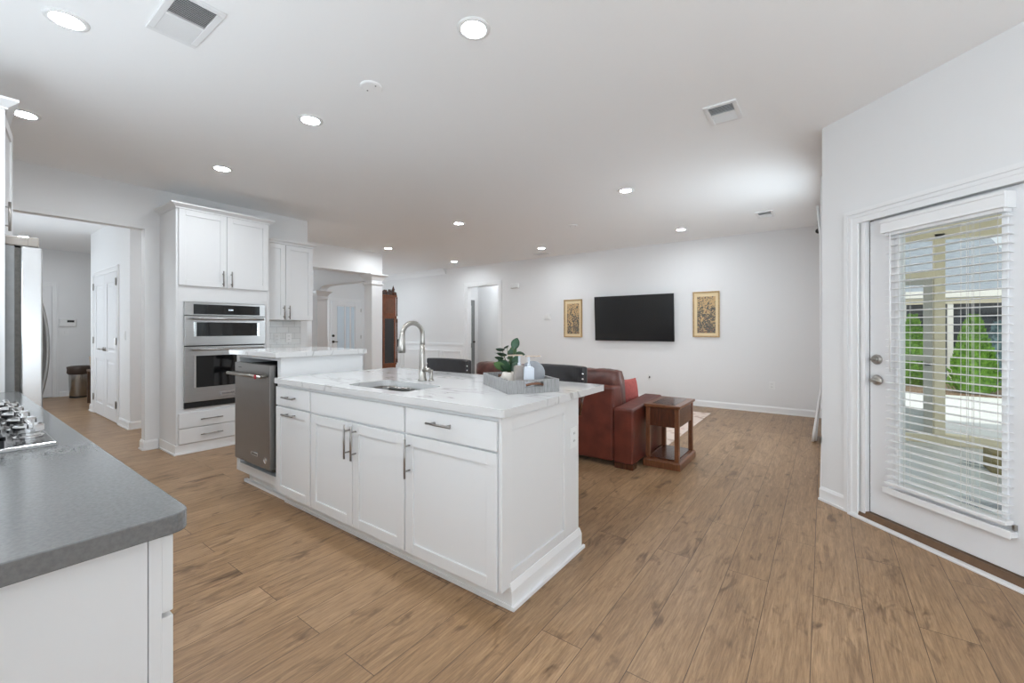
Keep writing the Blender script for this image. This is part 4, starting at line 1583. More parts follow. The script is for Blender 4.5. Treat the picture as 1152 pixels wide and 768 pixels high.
# ------------------------------------------------------------------ bar stools behind the island
def stool(cx, label, first=None):
    t = thing('bar_stool', (cx, 2.62, 0), label, 'stool', 'dark bar stools behind the island')
    # curved back band
    def back(mb, r0, r1, z0, z1):
        n = 18
        hw = 0.262
        pts = []
        for k in range(n + 1):
            s = -1 + 2 * k / n
            pts.append((cx + s * hw, 2.82 - 0.075 * abs(s) ** 3.2))
        out = []
        for k, (x, y) in enumerate(pts):
            a = pts[max(k - 1, 0)]
            b = pts[min(k + 1, n)]
            tx, ty = b[0] - a[0], b[1] - a[1]
            L = math.hypot(tx, ty)
            nx, ny = -ty / L, tx / L
            out.append(((x - nx * r0, y - ny * r0), (x + nx * r0, y + ny * r0), k))
        for (a, b, k), (a2, b2, k2) in zip(out, out[1:]):
            e1 = 0.012 if k in (0,) else 0
            mb.hexa([(a[0], a[1], z0), (a2[0], a2[1], z0), (b2[0], b2[1], z0), (b[0], b[1], z0),
                     (a[0], a[1], z1), (a2[0], a2[1], z1), (b2[0], b2[1], z1), (b[0], b[1], z1)])
    mb = MB()
    back(mb, 0.022, 0, 0.79, 0.995)
    bmesh.ops.remove_doubles(mb.bm, verts=mb.bm.verts, dist=0.0005)
    inner = [f for f in mb.bm.faces if len([1 for e in f.edges if len(e.link_faces) > 2]) >= 4]
    if inner:
        bmesh.ops.delete(mb.bm, geom=inner, context='FACES_ONLY')
    bk = mb.build('backrest', M['stool'], t, bevel=0.012, seg=3)
    for s in (-1, 1):
        for zz in (0.945, 0.908):
            mb = MB()
            mb.lathe([(0.009, 0.0), (0.008, -0.004), (0.004, -0.007), (0.0, -0.0075)], (cx + s * 0.25, 2.735, zz), 10, 'Y')
            mb.build('stud', M['chrome'], bk, smooth=True)
    mb = MB()
    mb.box(cx - 0.165, cx + 0.165, 2.51, 2.80, 0.60, 0.675)
    mb.build('seat', M['stool'], t, bevel=0.025, seg=3)
    for sx in (-1, 1):
        for sy in (-1, 1):
            mb = MB()
            mb.tube([(cx + sx * 0.145, 2.655 + sy * 0.10, 0.605), (cx + sx * 0.165, 2.655 + sy * 0.12, 0.0)], [0.019, 0.013], 10)
            mb.build('leg', M['mahogany'], t, smooth=True)
    for sx in (-1, 1):
        mb = MB()
        mb.tube([(cx + sx * 0.2, 2.78, 0.64), (cx + sx * 0.225, 2.80, 0.82)], 0.013, 8)
        mb.build('back_post', M['mahogany'], t, smooth=True)
    mb = MB()
    for a, b2 in (((-1, -1), (1, -1)), ((1, -1), (1, 1)), ((1, 1), (-1, 1)), ((-1, 1), (-1, -1))):
        mb.tube([(cx + a[0] * 0.158, 2.655 + a[1] * 0.112, 0.2), (cx + b2[0] * 0.158, 2.655 + b2[1] * 0.112, 0.2)], 0.009, 8)
    mb.build('foot_ring', M['mahogany'], t, smooth=True)
    return t


stool(-2.725, 'dark bar stool back showing behind the worktop right of the faucet')
stool(-1.628, 'dark bar stool back showing behind the worktop right of the wooden tray')

# ------------------------------------------------------------------ sofa
sf = thing('sofa', (-2.45, 4.15, 0), 'oxblood leather sofa behind the island facing the television wall', 'sofa')
SX0, SX1, SY0 = -3.55, -1.367, 3.69
mb = MB()
mb.box(SX0 + 0.02, SX1 - 0.02, SY0 + 0.02, 4.60, 0.07, 0.30)
mb.build('base', M['leather'], sf, bevel=0.02, seg=3)
mb = MB()
mb.prism([(SY0, 0.05), (SY0 + 0.24, 0.05), (SY0 + 0.26, 0.5), (SY0 + 0.20, 0.735), (SY0 + 0.01, 0.735)], lambda u, v, t: (t, u, v), SX0 + 0.19, SX1 - 0.19)
mb.build('back_frame', M['leather'], sf, bevel=0.025, seg=3)
for x0, x1 in ((SX1 - 0.185, SX1), (SX0, SX0 + 0.185)):
    mb = MB()
    mb.prism([(SY0, 0.05), (4.60, 0.05), (4.64, 0.12), (4.66, 0.42), (4.62, 0.53), (4.52, 0.578), (SY0, 0.545)], lambda u, v, t: (t, u, v), x0, x1)
    mb.build('arm', M['leather'], sf, bevel=0.02, seg=3)
wd = (SX1 - SX0 - 0.38)
for k in range(2):
    x0 = SX0 + 0.19 + k * wd / 2 + 0.004
    x1 = x0 + wd / 2 - 0.008
    mb = MB()
    mb.box(x0, x1, SY0 + 0.26, 4.66, 0.30, 0.455)
    mb.build('seat_cushion', M['leather'], sf, bevel=0.05, seg=4)
    mb = MB()

    def cush(i, j, x0=x0, x1=x1):
        # closed pillow shape: i around the section, j along x
        t = i * 2 * PI
        s = -1 + 2 * j
        e = (1 - abs(s) ** 6) ** 0.5 if abs(s) < 1 else 0
        r0, r1 = 0.125, 0.235
        cy, cz = SY0 + 0.26, 0.645
        ca, sa = math.cos(t), math.sin(t)
        q = 0.72
        yy = r0 * math.copysign(abs(ca) ** q, ca) * (0.55 + 0.45 * e)
        zz = r1 * math.copysign(abs(sa) ** q, sa) * (0.9 + 0.1 * e)
        wob = 0.012 * math.sin(9 * s + 3 * t) * math.sin(2 * t + 11 * j)
        lean = -0.22 * zz
        return ((x0 + x1) / 2 + s * (x1 - x0) / 2 * 0.995, cy + yy + lean + wob, cz + zz + wob * 0.7)
    g = mb.grid(28, 22, cush, wrap=True)
    mb.bm.faces.new([g[i][0] for i in range(28)][::-1])
    mb.bm.faces.new([g[i][-1] for i in range(28)])
    mb.build('back_cushion', M['leather_dark'], sf, smooth=True)
for x in (SX0 + 0.09, SX1 - 0.09):
    for y in (SY0 + 0.06, 4.54):
        mb = MB()
        mb.taper((x - 0.085, x + 0.085, y - 0.05, y + 0.05), (x - 0.09, x + 0.09, y - 0.055, y + 0.055), 0.0, 0.052)
        mb.build('foot', M['mahogany'], sf, bevel=0.003)

pl = MB()


def pil(i, j):
    a, b2 = -1 + 2 * i, -1 + 2 * j
    return a, b2


def pillow(c, w, h, th, name, m, label, tilt, yaw):
    mb = MB()
    n = 17
    R = Matrix.Rotation(yaw, 4, 'Z') @ Matrix.Rotation(tilt, 4, 'X')
    fs = []
    for sgn in (-1, 1):
        fs.append(mb.grid(n, n, lambda i, j, s=sgn: tuple(Vector(c) + R @ Vector(((2 * i - 1) * w / 2 * (1 - 0.07 * (1 - (2 * j - 1) ** 2)), s * th * ((1 - (2 * i - 1) ** 2) * (1 - (2 * j - 1) ** 2)) ** 0.45, (2 * j - 1) * h / 2 * (1 - 0.07 * (1 - (2 * i - 1) ** 2)))))))
    bmesh.ops.remove_doubles(mb.bm, verts=mb.bm.verts, dist=0.0008)
    o = mb.build(name, m, smooth=True)
    return tag(o, label, 'cushion')


pillow((-1.66, 4.33, 0.605), 0.30, 0.28, 0.07, 'throw_pillow', M['pillow'], 'rust red throw pillow standing on the sofa against its right arm', -0.12, 1.25)

# ------------------------------------------------------------------ side table
st = thing('side_table', (-1.185, 4.2, 0), 'walnut side table with lower shelf at the end of the sofa', 'side table')
ax0, ax1, ay0, ay1 = -1.345, -1.035, 3.935, 4.47
mb = MB()
mb.box(ax0 - 0.012, ax1 + 0.012, ay0 - 0.012, ay1 + 0.012, 0.0, 0.058)
mb.taper((ax0 - 0.012, ax1 + 0.012, ay0 - 0.012, ay1 + 0.012), (ax0, ax1, ay0, ay1), 0.058, 0.072)
mb.build('plinth', M['walnut'], st, bevel=0.003)
MB().box(ax0 + 0.03, ax1 - 0.03, ay0 + 0.03, ay1 - 0.03, 0.072, 0.084).build('shelf', M['mahogany'], st)
for x in (ax0 + 0.026, ax1 - 0.026):
    for y in (ay0 + 0.026, ay1 - 0.026):
        mb = MB()
        mb.box(x - 0.019, x + 0.019, y - 0.019, y + 0.019, 0.072, 0.545)
        for q in (-0.009, 0.009):
            mb.box(x + q - 0.004, x + q + 0.004, y - 0.0215, y + 0.0215, 0.09, 0.52)
        mb.build('leg', M['walnut'], st, bevel=0.002)
mb = MB()
mb.box(ax0 + 0.012, ax1 - 0.012, ay0 + 0.012, ay1 - 0.012, 0.375, 0.548)
mb.build('apron_box', M['mahogany'], st, bevel=0.002)
mb = MB()
mb.box(ax0 - 0.008, ax1 + 0.008, ay0 - 0.008, ay1 + 0.008, 0.553, 0.574)
mb.taper((ax0, ax1, ay0, ay1), (ax0 - 0.008, ax1 + 0.008, ay0 - 0.008, ay1 + 0.008), 0.545, 0.553)
tt = mb.build('tabletop', M['walnut'], st, bevel=0.004)
MB().box(ax0 + 0.05, ax1 - 0.05, ay0 + 0.05, ay1 - 0.05, 0.574, 0.5755).build('inlay', M['mahogany'], tt)

rg = tag(MB().box(-4.3, -1.36, 4.72, 6.89, 0.0005, 0.012).build('rug', M['rug'], bevel=0.004), 'faded cream and pink area rug in front of the sofa', 'rug')

# ------------------------------------------------------------------ tray and its contents
TA = math.atan2(-0.267, 0.402)
tc_ = Vector((-1.47, 2.08, 0.9142))
tr = thing('serving_tray', tc_, 'weathered grey wooden tray on the island worktop', 'tray', rz=TA)
tl, twd, thh = 0.235, 0.152, 0.072
mb = MB()
mb.box(-tl, tl, -twd, twd, 0.0, 0.012)
mb.build('bottom_board', M['greytray'], tr, local=True)
for s in (-1, 1):
    MB().box(-tl, tl, s * twd - (0.012 if s > 0 else 0), s * twd + (0.012 if s < 0 else 0), 0.012, thh).build('long_side', M['greytray'], tr, bevel=0.002, local=True)
    mb = MB()
    xa, xb = (tl - 0.012, tl) if s > 0 else (-tl, -tl + 0.012)
    q = twd - 0.012
    mb.box(xa, xb, -q, -0.055, 0.012, thh)
    mb.box(xa, xb, 0.055, q, 0.012, thh)
    mb.box(xa, xb, -0.055, 0.055, 0.012, 0.034)
    mb.box(xa, xb, -0.055, 0.055, 0.060, thh)
    sd_ = mb.build('short_side', M['greytray'], tr, local=True)
    mb = MB()
    mb.tube([(s * (tl + 0.003), -0.05, 0.044), (s * (tl + 0.012), -0.02, 0.052), (s * (tl + 0.012), 0.02, 0.052), (s * (tl + 0.003), 0.05, 0.044)], 0.007, 8)
    mb.build('grip', M['tan'], sd_, smooth=True, local=True)

TZ = 0.9265
pt = thing('potted_plant', (-1.524, 2.06, TZ), 'small leafy green plant in a round cream pot on the tray', 'potted plant')
mb = MB()
mb.lathe([(0.03, 0), (0.042, 0.006), (0.052, 0.03), (0.05, 0.055), (0.042, 0.075), (0.036, 0.08), (0.033, 0.078), (0.036, 0.07), (0.0, 0.068)], (-1.524, 2.06, TZ), 28)
mb.build('pot', M['pot'], pt, smooth=True)
MB().lathe([(0.034, 0.069), (0.03, 0.074), (0.0, 0.076)], (-1.524, 2.06, TZ), 16).build('soil', M['soil'], pt)
RV = Vector((math.cos(YAW), math.sin(YAW), 0))
FV = Vector((-math.sin(YAW), math.cos(YAW), 0))
pc = Vector((-1.524, 2.06, TZ + 0.072))
leaves = [(-0.04, -0.02, 0.055, 0.060, 0.4, 0.2), (-0.035, 0.02, 0.08, 0.062, -0.4, -0.1), (-0.012, -0.03, 0.05, 0.062, 0.9, 0.3), (0.012, 0.0, 0.065, 0.06, 1.0, 0.2),
          (0.03, -0.01, 0.075, 0.055, 1.2, 0.5), (-0.03, 0.01, 0.125, 0.05, 0.2, -0.35), (-0.045, 0.0, 0.105, 0.045, 0.1, -0.35), (-0.04, 0.02, 0.155, 0.045, 0.05, -0.35),
          (0.0, 0.03, 0.10, 0.05, -0.3, -0.5), (0.018, 0.01, 0.135, 0.055, 1.3, 0.1), (0.028, 0.0, 0.175, 0.06, 1.25, 0.25), (0.045, 0.02, 0.13, 0.05, -0.1, -0.35), (-0.012, 0.0, 0.175, 0.028, -0.5, -0.4), (0.02, -0.02, 0.045, 0.055, 0.8, 0.4), (-0.02, 0.03, 0.04, 0.06, 0.5, 0.5), (-0.03, 0.0, 0.07, 0.055, 0.7, -0.3), (0.022, 0.02, 0.055, 0.055, 0.6, -0.4), (-0.02, -0.02, 0.09, 0.05, 0.3, -0.6), (0.005, 0.01, 0.12, 0.045, 1.4, 0.6), (-0.05, 0.01, 0.13, 0.04, 0.15, -0.8)]
for k, (a, b2, h_, L, up, roll) in enumerate(leaves):
    L *= 1.3
    c = pc + RV * a * 1.1 + FV * b2 + Vector((0, 0, h_ - 0.015))
    base = pc + RV * a * 0.15 + FV * b2 * 0.15
    MB().tube([base, (base + c) / 2 + Vector((0, 0, 0.006)), c], 0.0016, 6).build('stalk', M['stem'], pt, smooth=True)
    sd1 = 1 if a >= 0 else -1
    ax = (RV * sd1 * math.cos(up) + Vector((0, 0, math.sin(up)))).normalized()
    sidev = (FV * math.cos(roll + 0.9) + ax.cross(FV) * math.sin(roll + 0.9)).normalized()
    nrm = ax.cross(sidev)
    mb = MB()

    def lf(i, j, c=c, ax=ax, sidev=sidev, nrm=nrm, L=L):
        u = i
        w = 0.36 * L * (math.sin(PI * min(max(u, 0.0), 1.0)) ** 0.7)
        s = 2 * j - 1
        return tuple(c + ax * (u * L - L * 0.3) + sidev * (s * w) + nrm * (0.12 * w * s * s - 0.10 * L * (u - 0.5) ** 2))
    mb.grid(10, 5, lf)
    mb.build('leaf', M['leaf2'] if k in (0, 9) else M['leaf'], pt, smooth=True, solid=0.0006)


def pump_bottle(x, y, w, h, m, label, sgn, rz):
    t = thing('pump_bottle', (x, y, TZ), label, 'pump bottle', 'square pump bottles on the tray', rz)
    mb = MB()
    q = w / 2
    mb.box(-q, q, -q, q, 0.0, h - 0.006)
    mb.taper((-q, q, -q, q), (-q + 0.01, q - 0.01, -q + 0.01, q - 0.01), h - 0.006, h)
    mb.build('bottle', m, t, bevel=0.005, seg=3, local=True)
    mb = MB()
    mb.lathe([(0.010, h), (0.010, h + 0.012), (0.0065, h + 0.014), (0.0065, h + 0.055), (0, h + 0.055)], (0, 0, 0), 14)
    p_ = mb.build('pump_stem', M['whitebottle'], t, local=True)
    mb = MB()
    mb.taper((-0.02 if sgn > 0 else -0.07, 0.07 if sgn > 0 else 0.02, -0.014, 0.014), (-0.016 if sgn > 0 else -0.066, 0.066 if sgn > 0 else 0.016, -0.012, 0.012), h + 0.055, h + 0.062)
    mb.build('pump_head', M['plate'], t, bevel=0.002, local=True)


pump_bottle(-1.434, 2.035, 0.058, 0.125, M['greybottle'], 'grey-brown square pump bottle on the tray next to the plant pot', -1, YAW + 0.25)
pump_bottle(-1.357, 2.02, 0.058, 0.123, M['whitebottle'], 'white square pump bottle in front on the tray', 1, YAW + 0.05)
mb = MB()
n = 30
R = Matrix.Rotation(YAW + 0.1, 4, 'Z') @ Matrix.Rotation(-0.12, 4, 'X')
cc = Vector((-1.385, 2.102, TZ + 0.0755))
prof = [(0.0, -0.006), (0.069, -0.006), (0.073, -0.003), (0.073, 0.003), (0.069, 0.006), (0.0, 0.006)]
ringz = []
for r_, h_ in prof[1:-1]:
    ringz.append([mb.bm.verts.new(cc + R @ Vector((r_ * math.cos(2 * PI * k / n), h_, r_ * math.sin(2 * PI * k / n)))) for k in range(n)])
for A, B in zip(ringz, ringz[1:]):
    for k in range(n):
        mb.bm.faces.new((A[k], A[(k + 1) % n], B[(k + 1) % n], B[k]))
mb.bm.faces.new(ringz[0][::-1])
mb.bm.faces.new(ringz[-1])
tag(mb.build('round_board', M['board']), 'round grey board leaning behind the white bottle on the tray', 'board')

# ------------------------------------------------------------------ passage: waste bin, bench
bn = thing('waste_bin', (-11.2, 1.68, 0), 'small steel waste bin with brown liner by the passage wall', 'waste bin')
mb = MB()
mb.lathe([(0.13, 0.0), (0.135, 0.01), (0.145, 0.43), (0.145, 0.44)], (-11.22, 1.67, 0), 24)
mb.build('bin_body', M['bin'], bn, smooth=True)
mb = MB()
mb.lathe([(0.15, 0.43), (0.172, 0.46), (0.168, 0.52), (0.175, 0.57), (0.12, 0.585), (0.0, 0.58)], (-11.22, 1.67, 0), 24)
mb.build('liner', M['binlid'], bn, smooth=True)
MB().lathe([(0.137, 0), (0.137, 0.03), (0, 0.03)], (-11.22, 1.67, 0), 24).build('base_ring', M['black'], bn)
bt = thing('bench', (-10.0, 1.88, 0), 'dark wooden stand peeking out behind the closet corner', 'stand')
MB().box(-10.21, -9.6, 1.60, 2.05, 0.545, 0.58).build('top', M['darkwood'], bt, bevel=0.004)
for x in (-10.18, -9.63):
    for y in (1.63, 2.02):
        MB().box(x - 0.022, x + 0.022, y - 0.022, y + 0.022, 0, 0.545).build('leg', M['darkwood'], bt, bevel=0.003)
bk_ = thing('wicker_basket', (-10.0, 1.85, 0.581), 'light woven basket on the dark stand in the passage', 'basket')
MB().lathe([(0.13, 0.581), (0.15, 0.60), (0.165, 0.80), (0.155, 0.80), (0.14, 0.6), (0, 0.595)], (-10.04, 1.775, 0), 20).build('basket_body', M['wicker'], bk_, smooth=True)

# ------------------------------------------------------------------ grandfather clock behind the column
gc = thing('grandfather_clock', (-7.98, 6.02, 0), 'tall cherry wood grandfather clock behind the white column', 'clock')
gx0, gx1, gy0, gy1 = -8.28, -7.72, 5.82, 6.17
mb = MB()
mb.box(gx0, gx1, gy0, gy1, 0.0, 0.5)
mb.box(gx0 - 0.02, gx1 + 0.02, gy0, gy1 + 0.02, 0.0, 0.12)
mb.box(gx0 - 0.015, gx1 + 0.015, gy0, gy1 + 0.015, 0.48, 0.52)
mb.build('base', M['clockwood'], gc, bevel=0.004)
mb = MB()
q = 0.05
for x in (gx0, gx1 - q):
    for y in (gy0, gy1 - q):
        mb.box(x, x + q, y, y + q, 0.52, 1.5)
mb.box(gx0, gx1, gy0, gy0 + 0.015, 0.52, 1.5)
mb.build('waist_frame', M['clockwood'], gc, bevel=0.003)
mb = MB()
mb.box(gx1 - 0.012, gx1 - 0.006, gy0 + q, gy1 - q, 0.52, 1.5)
mb.box(gx0 + q, gx1 - q, gy1 - 0.012, gy1 - 0.006, 0.52, 1.5)
mb.build('case_glass', glass('clock_glass', (0.18, 0.18, 0.18), 0.10), gc)
mb = MB()
mb.tube([(-8.0, 6.0, 1.5), (-8.0, 6.0, 0.78)], 0.006, 8)
mb.lathe([(0.09, -0.008), (0.09, 0.008), (0, 0.012)], (-8.0, 6.0, 0.72), 24, 'Y')
mb.build('pendulum', M['brass'], gc, smooth=False)
for x in (-8.12, -8.0, -7.86):
    MB().cyl((x, 6.06, 0.95), (x, 6.06, 1.3), 0.028, 16).build('weight', M['chrome'], gc, smooth=True)
mb = MB()
mb.box(gx0 - 0.015, gx1 + 0.015, gy0, gy1 + 0.015, 1.5, 1.56)
mb.box(gx0, gx1, gy0, gy1, 1.56, 1.98)
mb.box(gx0 - 0.02, gx1 + 0.02, gy0, gy1 + 0.02, 1.98, 2.02)
hood = mb.build('hood', M['clockwood'], gc, bevel=0.004)
mb = MB()
pbox(mb, FX(gx1), gy0 + 0.07, gy1 - 0.07, 0, 0.008, 1.62, 1.92)
pbox(mb, FX(gx1), gy0 + 0.13, gy1 - 0.13, 0.008, 0.018, 1.67, 1.87)
mb.build('side_panel', M['walnut'], hood, bevel=0.004)
mb = MB()
mb.prism([(gx0, 2.02), (gx1, 2.02), (gx1 - 0.02, 2.09), (-7.92, 2.17), (-7.96, 2.10), (-8.04, 2.10), (-8.08, 2.17), (gx0 + 0.02, 2.09)], lambda u, v, t: (u, t, v), gy1 - 0.05, gy1 + 0.03)
mb.build('pediment', M['mahogany'], gc, bevel=0.004)
mb = MB()
mb.lathe([(0.03, 2.08), (0.02, 2.11), (0.035, 2.15), (0.02, 2.19), (0.0, 2.25)], (-7.8, gy1 - 0.01, 0), 14)
mb.build('finial', M['mahogany'], gc, smooth=True)
mb = MB()
mb.lathe([(0.2, 0), (0.2, 0.01), (0, 0.012)], (-8.0, gy1 + 0.001, 1.77), 28, 'Y')
mb.build('dial', M['brass'], gc)
for x in (gx0 + 0.02, gx1 - 0.005):
    mb = MB()
    mb.lathe([(0.02, 0.52), (0.02, 0.60), (0.015, 0.62), (0.015, 1.40), (0.02, 1.42), (0.02, 1.5)], (x, gy1 + 0.03, 0), 12)
    mb.lathe([(0.018, 1.56), (0.014, 1.6), (0.014, 1.94), (0.018, 1.98)], (x, gy1 + 0.03, 0), 12)
    mb.build('turned_column', M['mahogany'], gc, smooth=True)

# ------------------------------------------------------------------ ceiling fittings
M['lens'] = emit('lamp_lens', CAN_COLOR, CAN_POWER)
cans = [(-1.395, 1.589, 'recessed ceiling light at the top centre of the picture, nearest the island'),
        (-2.93, 0.392, 'recessed ceiling light beside the big return air grille'),
        (-2.938, 1.60, 'recessed ceiling light over the dishwasher end of the island'),
        (-4.48, 1.60, 'recessed ceiling light in front of the oven tower'),
        (-4.45, 0.39, 'recessed ceiling light next to the cabinet above the refrigerator'),
        (-1.706, 4.394, 'recessed ceiling light above the sofa end near the side table'),
        (-1.712, 6.596, 'recessed ceiling light in front of the right picture'),
        (-4.163, 6.606, 'recessed ceiling light in front of the left picture'),
        (-4.121, 4.377, 'recessed ceiling light in the middle of the room beyond the faucet'),
        (-6.43, 4.96, 'recessed ceiling light beside the column beam'),
        (-6.515, 6.779, 'recessed ceiling light in front of the hall doorway'),
        (-10.32, 0.906, 'recessed ceiling light in the passage above the refrigerator top'),
        (-1.395, 0.39, 'recessed ceiling light over the near end of the grey worktop'),
        (-6.4, 0.5, 'added unseen fill light just inside the passage opening'),  # added out of sight to brighten the closet side
        (-6.4, 2.6, 'added unseen fill light in the walkway behind the oven tower'),  # second unseen lamp put in for the closet side face
        (-6.2, 7.92, 'added unseen fill light in the hall behind the doorway'),  # unseen lamp put in to light the hall walls
        (-8.6, 6.4, 'recessed ceiling light in the foyer beyond the column')]
proto = None
for i, (x, y, lab) in enumerate(cans):
    if proto is None:
        proto = thing('ceiling_light', (x, y, H), lab, 'ceiling light', 'round recessed ceiling lights')
        mb = MB()
        prof = [(0.082, 0.0), (0.080, -0.006), (0.062, -0.009), (0.056, -0.004), (0.056, 0.0)]
        rings = [[mb.bm.verts.new((x + r * math.cos(2 * PI * k / 32), y + r * math.sin(2 * PI * k / 32), H + h)) for k in range(32)] for r, h in prof]
        for A, B in zip(rings, rings[1:]):
            for k in range(32):
                mb.bm.faces.new((A[k], A[(k + 1) % 32], B[(k + 1) % 32], B[k]))
        mb.build('trim_ring', M['plastic'], proto, smooth=True)
        MB().lathe([(0.056, -0.001), (0.056, -0.0045), (0.0, -0.005)], (x, y, H), 28).build('lens', M['lens'], proto)
    else:
        r = proto.copy()
        COL.objects.link(r)
        r.location = (x, y, H)
        r['label'] = lab
        for ch in proto.children:
            c = ch.copy()
            COL.objects.link(c)
            c.parent = r


def grille(x0, x1, y0, y1, label, n, along='X', halves=True):
    t = thing('air_vent', ((x0 + x1) / 2, (y0 + y1) / 2, H), label, 'vent')
    f = 0.028
    mb = MB()
    for a in ((x0, x0 + f, y0, y1), (x1 - f, x1, y0, y1), (x0 + f, x1 - f, y0, y0 + f), (x0 + f, x1 - f, y1 - f, y1)):
        mb.box(a[0], a[1], a[2], a[3], H - 0.012, H - 0.0003)
    if halves:
        if along == 'X':
            mb.box((x0 + x1) / 2 - 0.008, (x0 + x1) / 2 + 0.008, y0 + f, y1 - f, H - 0.012, H - 0.0003)
        else:
            mb.box(x0 + f, x1 - f, (y0 + y1) / 2 - 0.008, (y0 + y1) / 2 + 0.008, H - 0.012, H - 0.0003)
    mb.build('frame', M['vent'], t, bevel=0.003)
    MB().box(x0 + f, x1 - f, y0 + f, y1 - f, H - 0.0025, H - 0.0003).build('backing', M['ventdark'], t)
    mb = MB()
    rng = [(0, 1, 1)] if not halves else [(0, 0.5, 1), (0.5, 1, -1)]
    for q0, q1, sg in rng:
        for k in range(n):
            q = q0 + (q1 - q0) * (k + 0.5) / n
            if along == 'X':
                c = x0 + f + (x1 - x0 - 2 * f) * q
                mb.hexa([(c - 0.005 * sg, y0 + f, H - 0.011), (c - 0.0035 * sg, y0 + f, H - 0.011), (c - 0.0035 * sg, y1 - f, H - 0.011), (c - 0.005 * sg, y1 - f, H - 0.011),
                         (c + 0.0035 * sg, y0 + f, H - 0.003), (c + 0.005 * sg, y0 + f, H - 0.003), (c + 0.005 * sg, y1 - f, H - 0.003), (c + 0.0035 * sg, y1 - f, H - 0.003)])
            else:
                c = y0 + f + (y1 - y0 - 2 * f) * q
                mb.hexa([(x0 + f, c - 0.005 * sg, H - 0.011), (x1 - f, c - 0.005 * sg, H - 0.011), (x1 - f, c - 0.0035 * sg, H - 0.011), (x0 + f, c - 0.0035 * sg, H - 0.011),
                         (x0 + f, c + 0.0035 * sg, H - 0.003), (x1 - f, c + 0.0035 * sg, H - 0.003), (x1 - f, c + 0.005 * sg, H - 0.003), (x0 + f, c + 0.005 * sg, H - 0.003)])
    mb.build('louvres', M['vent'], t)
    return t


grille(-2.672, -2.268, 0.625, 0.83, 'large white two-part air grille in the ceiling above the near counter', 14, 'X')
grille(-0.656, -0.455, 3.06, 3.357, 'white ceiling air vent near the patio door', 7, 'Y')
grille(-0.705, -0.51, 6.18, 6.52, 'small far white ceiling air vent near the curtain', 7, 'Y')
grille(-4.6, -4.3, 7.0, 7.2, 'faint white ceiling vent beside the light in front of the left picture', 7, 'Y')
for x, y, lab in ((-2.23, 1.598, 'round white blank plate in the ceiling above the sink'), (-2.89, 5.43, 'round white smoke detector in the ceiling over the rug')):
    t = thing('ceiling_disc', (x, y, H), lab, 'ceiling disc')
    MB().lathe([(0.065, -0.0003), (0.065, -0.008), (0.058, -0.012), (0, -0.013)], (x, y, H), 28).build('disc', M['ceil'], t)
    for s in (-1, 1):
        MB().lathe([(0.005, -0.0128), (0.004, -0.0145), (0, -0.015)], (x + s * 0.04, y + s * 0.0, H), 8).build('screw', M['slot'], t)

# ------------------------------------------------------------------ outside: screened porch, garden, neighbour
struct(MB().box(0.16, 6.5, 2.2, 7.25, -0.2, -0.1).build('patio_floor', M['patio']))
struct(MB().box(-4.0, 14.0, 7.25, 12.7, -0.3, -0.12).build('ground_white_paving', M['stucco']))
struct(MB().box(-4.0, 14.0, 12.7, 16.2, -0.3, -0.08).build('ground_planting_bed', M['mulch']))
PY = 7.08
pf = thing('screened_porch', (1.1, PY, -0.1), 'beige timber porch frame outside the patio door', 'porch')
MB().box(1.065, 1.16, PY, PY + 0.1, -0.1, 2.4).build('post', M['beige'], pf, bevel=0.004)
MB().box(0.165, 0.20, PY, PY + 0.1, -0.1, 2.4).build('post', M['beige'], pf, bevel=0.004)
MB().box(3.2, 3.3, PY, PY + 0.1, -0.1, 2.4).build('post', M['beige'], pf, bevel=0.004)
MB().box(0.16, 5.0, PY, PY + 0.12, 2.335, 2.62).build('top_beam', M['beige'], pf, bevel=0.004)
MB().box(0.15, 1.065, PY, PY + 0.1, 1.885, 1.965).build('transom_rail', M['beige'], pf, bevel=0.004)
mb = MB()
mb.box(1.16, 3.2, PY - 0.01, PY + 0.11, -0.1, 0.02)
mb.box(0.15, 1.065, PY - 0.01, PY + 0.11, -0.1, -0.02)
mb.build('sill', M['beige'], pf, bevel=0.004)
mb = MB()
mb.prism([(0.2, 4.1), (2.9, 1.4), (5.0, 1.4), (5.0, PY + 0.4), (0.2, PY + 0.4)], lambda u, v, t: (u, v, t), 2.62, 2.74)
mb.build('porch_roof', M['beige'], pf)
sd2 = thing('screen_door', (0.6, PY, -0.1), 'grey framed screen door between the beige porch posts', 'screen door')
mb = MB()
for a in ((0.16, 0.24, 0.0, 1.875), (0.975, 1.055, 0.0, 1.875), (0.24, 0.975, 1.8, 1.875), (0.24, 0.975, 0.88, 0.95), (0.24, 0.975, 0.0, 0.03)):
    mb.box(a[0], a[1], PY + 0.02, PY + 0.055, a[2], a[3])
mb.build('door_frame', M['screenframe'], sd2, bevel=0.003)
MB().box(0.24, 0.975, PY + 0.03, PY + 0.045, 0.03, 0.30).build('kick_panel', M['kick'], sd2)
MB().box(0.975, 1.03, PY - 0.03, PY + 0.02, 0.83, 0.86).build('latch', M['black'], sd2, bevel=0.006)
ptb = thing('garden_caddy', (1.47, 5.75, -0.1), 'olive box with a black ball on the porch floor by the blind edge', 'box')
MB().box(1.28, 1.62, 5.9, 6.2, -0.1, 0.10).build('box', M['patio_yellow'], ptb, bevel=0.01)
bl_ = tag(MB().lathe([(0.0, 0.1005), (0.045, 0.115), (0.075, 0.165), (0.06, 0.22), (0, 0.245)], (1.47, 6.03, 0), 18).build('ball', M['black'], smooth=True), 'black ball on the olive box on the porch', 'ball')


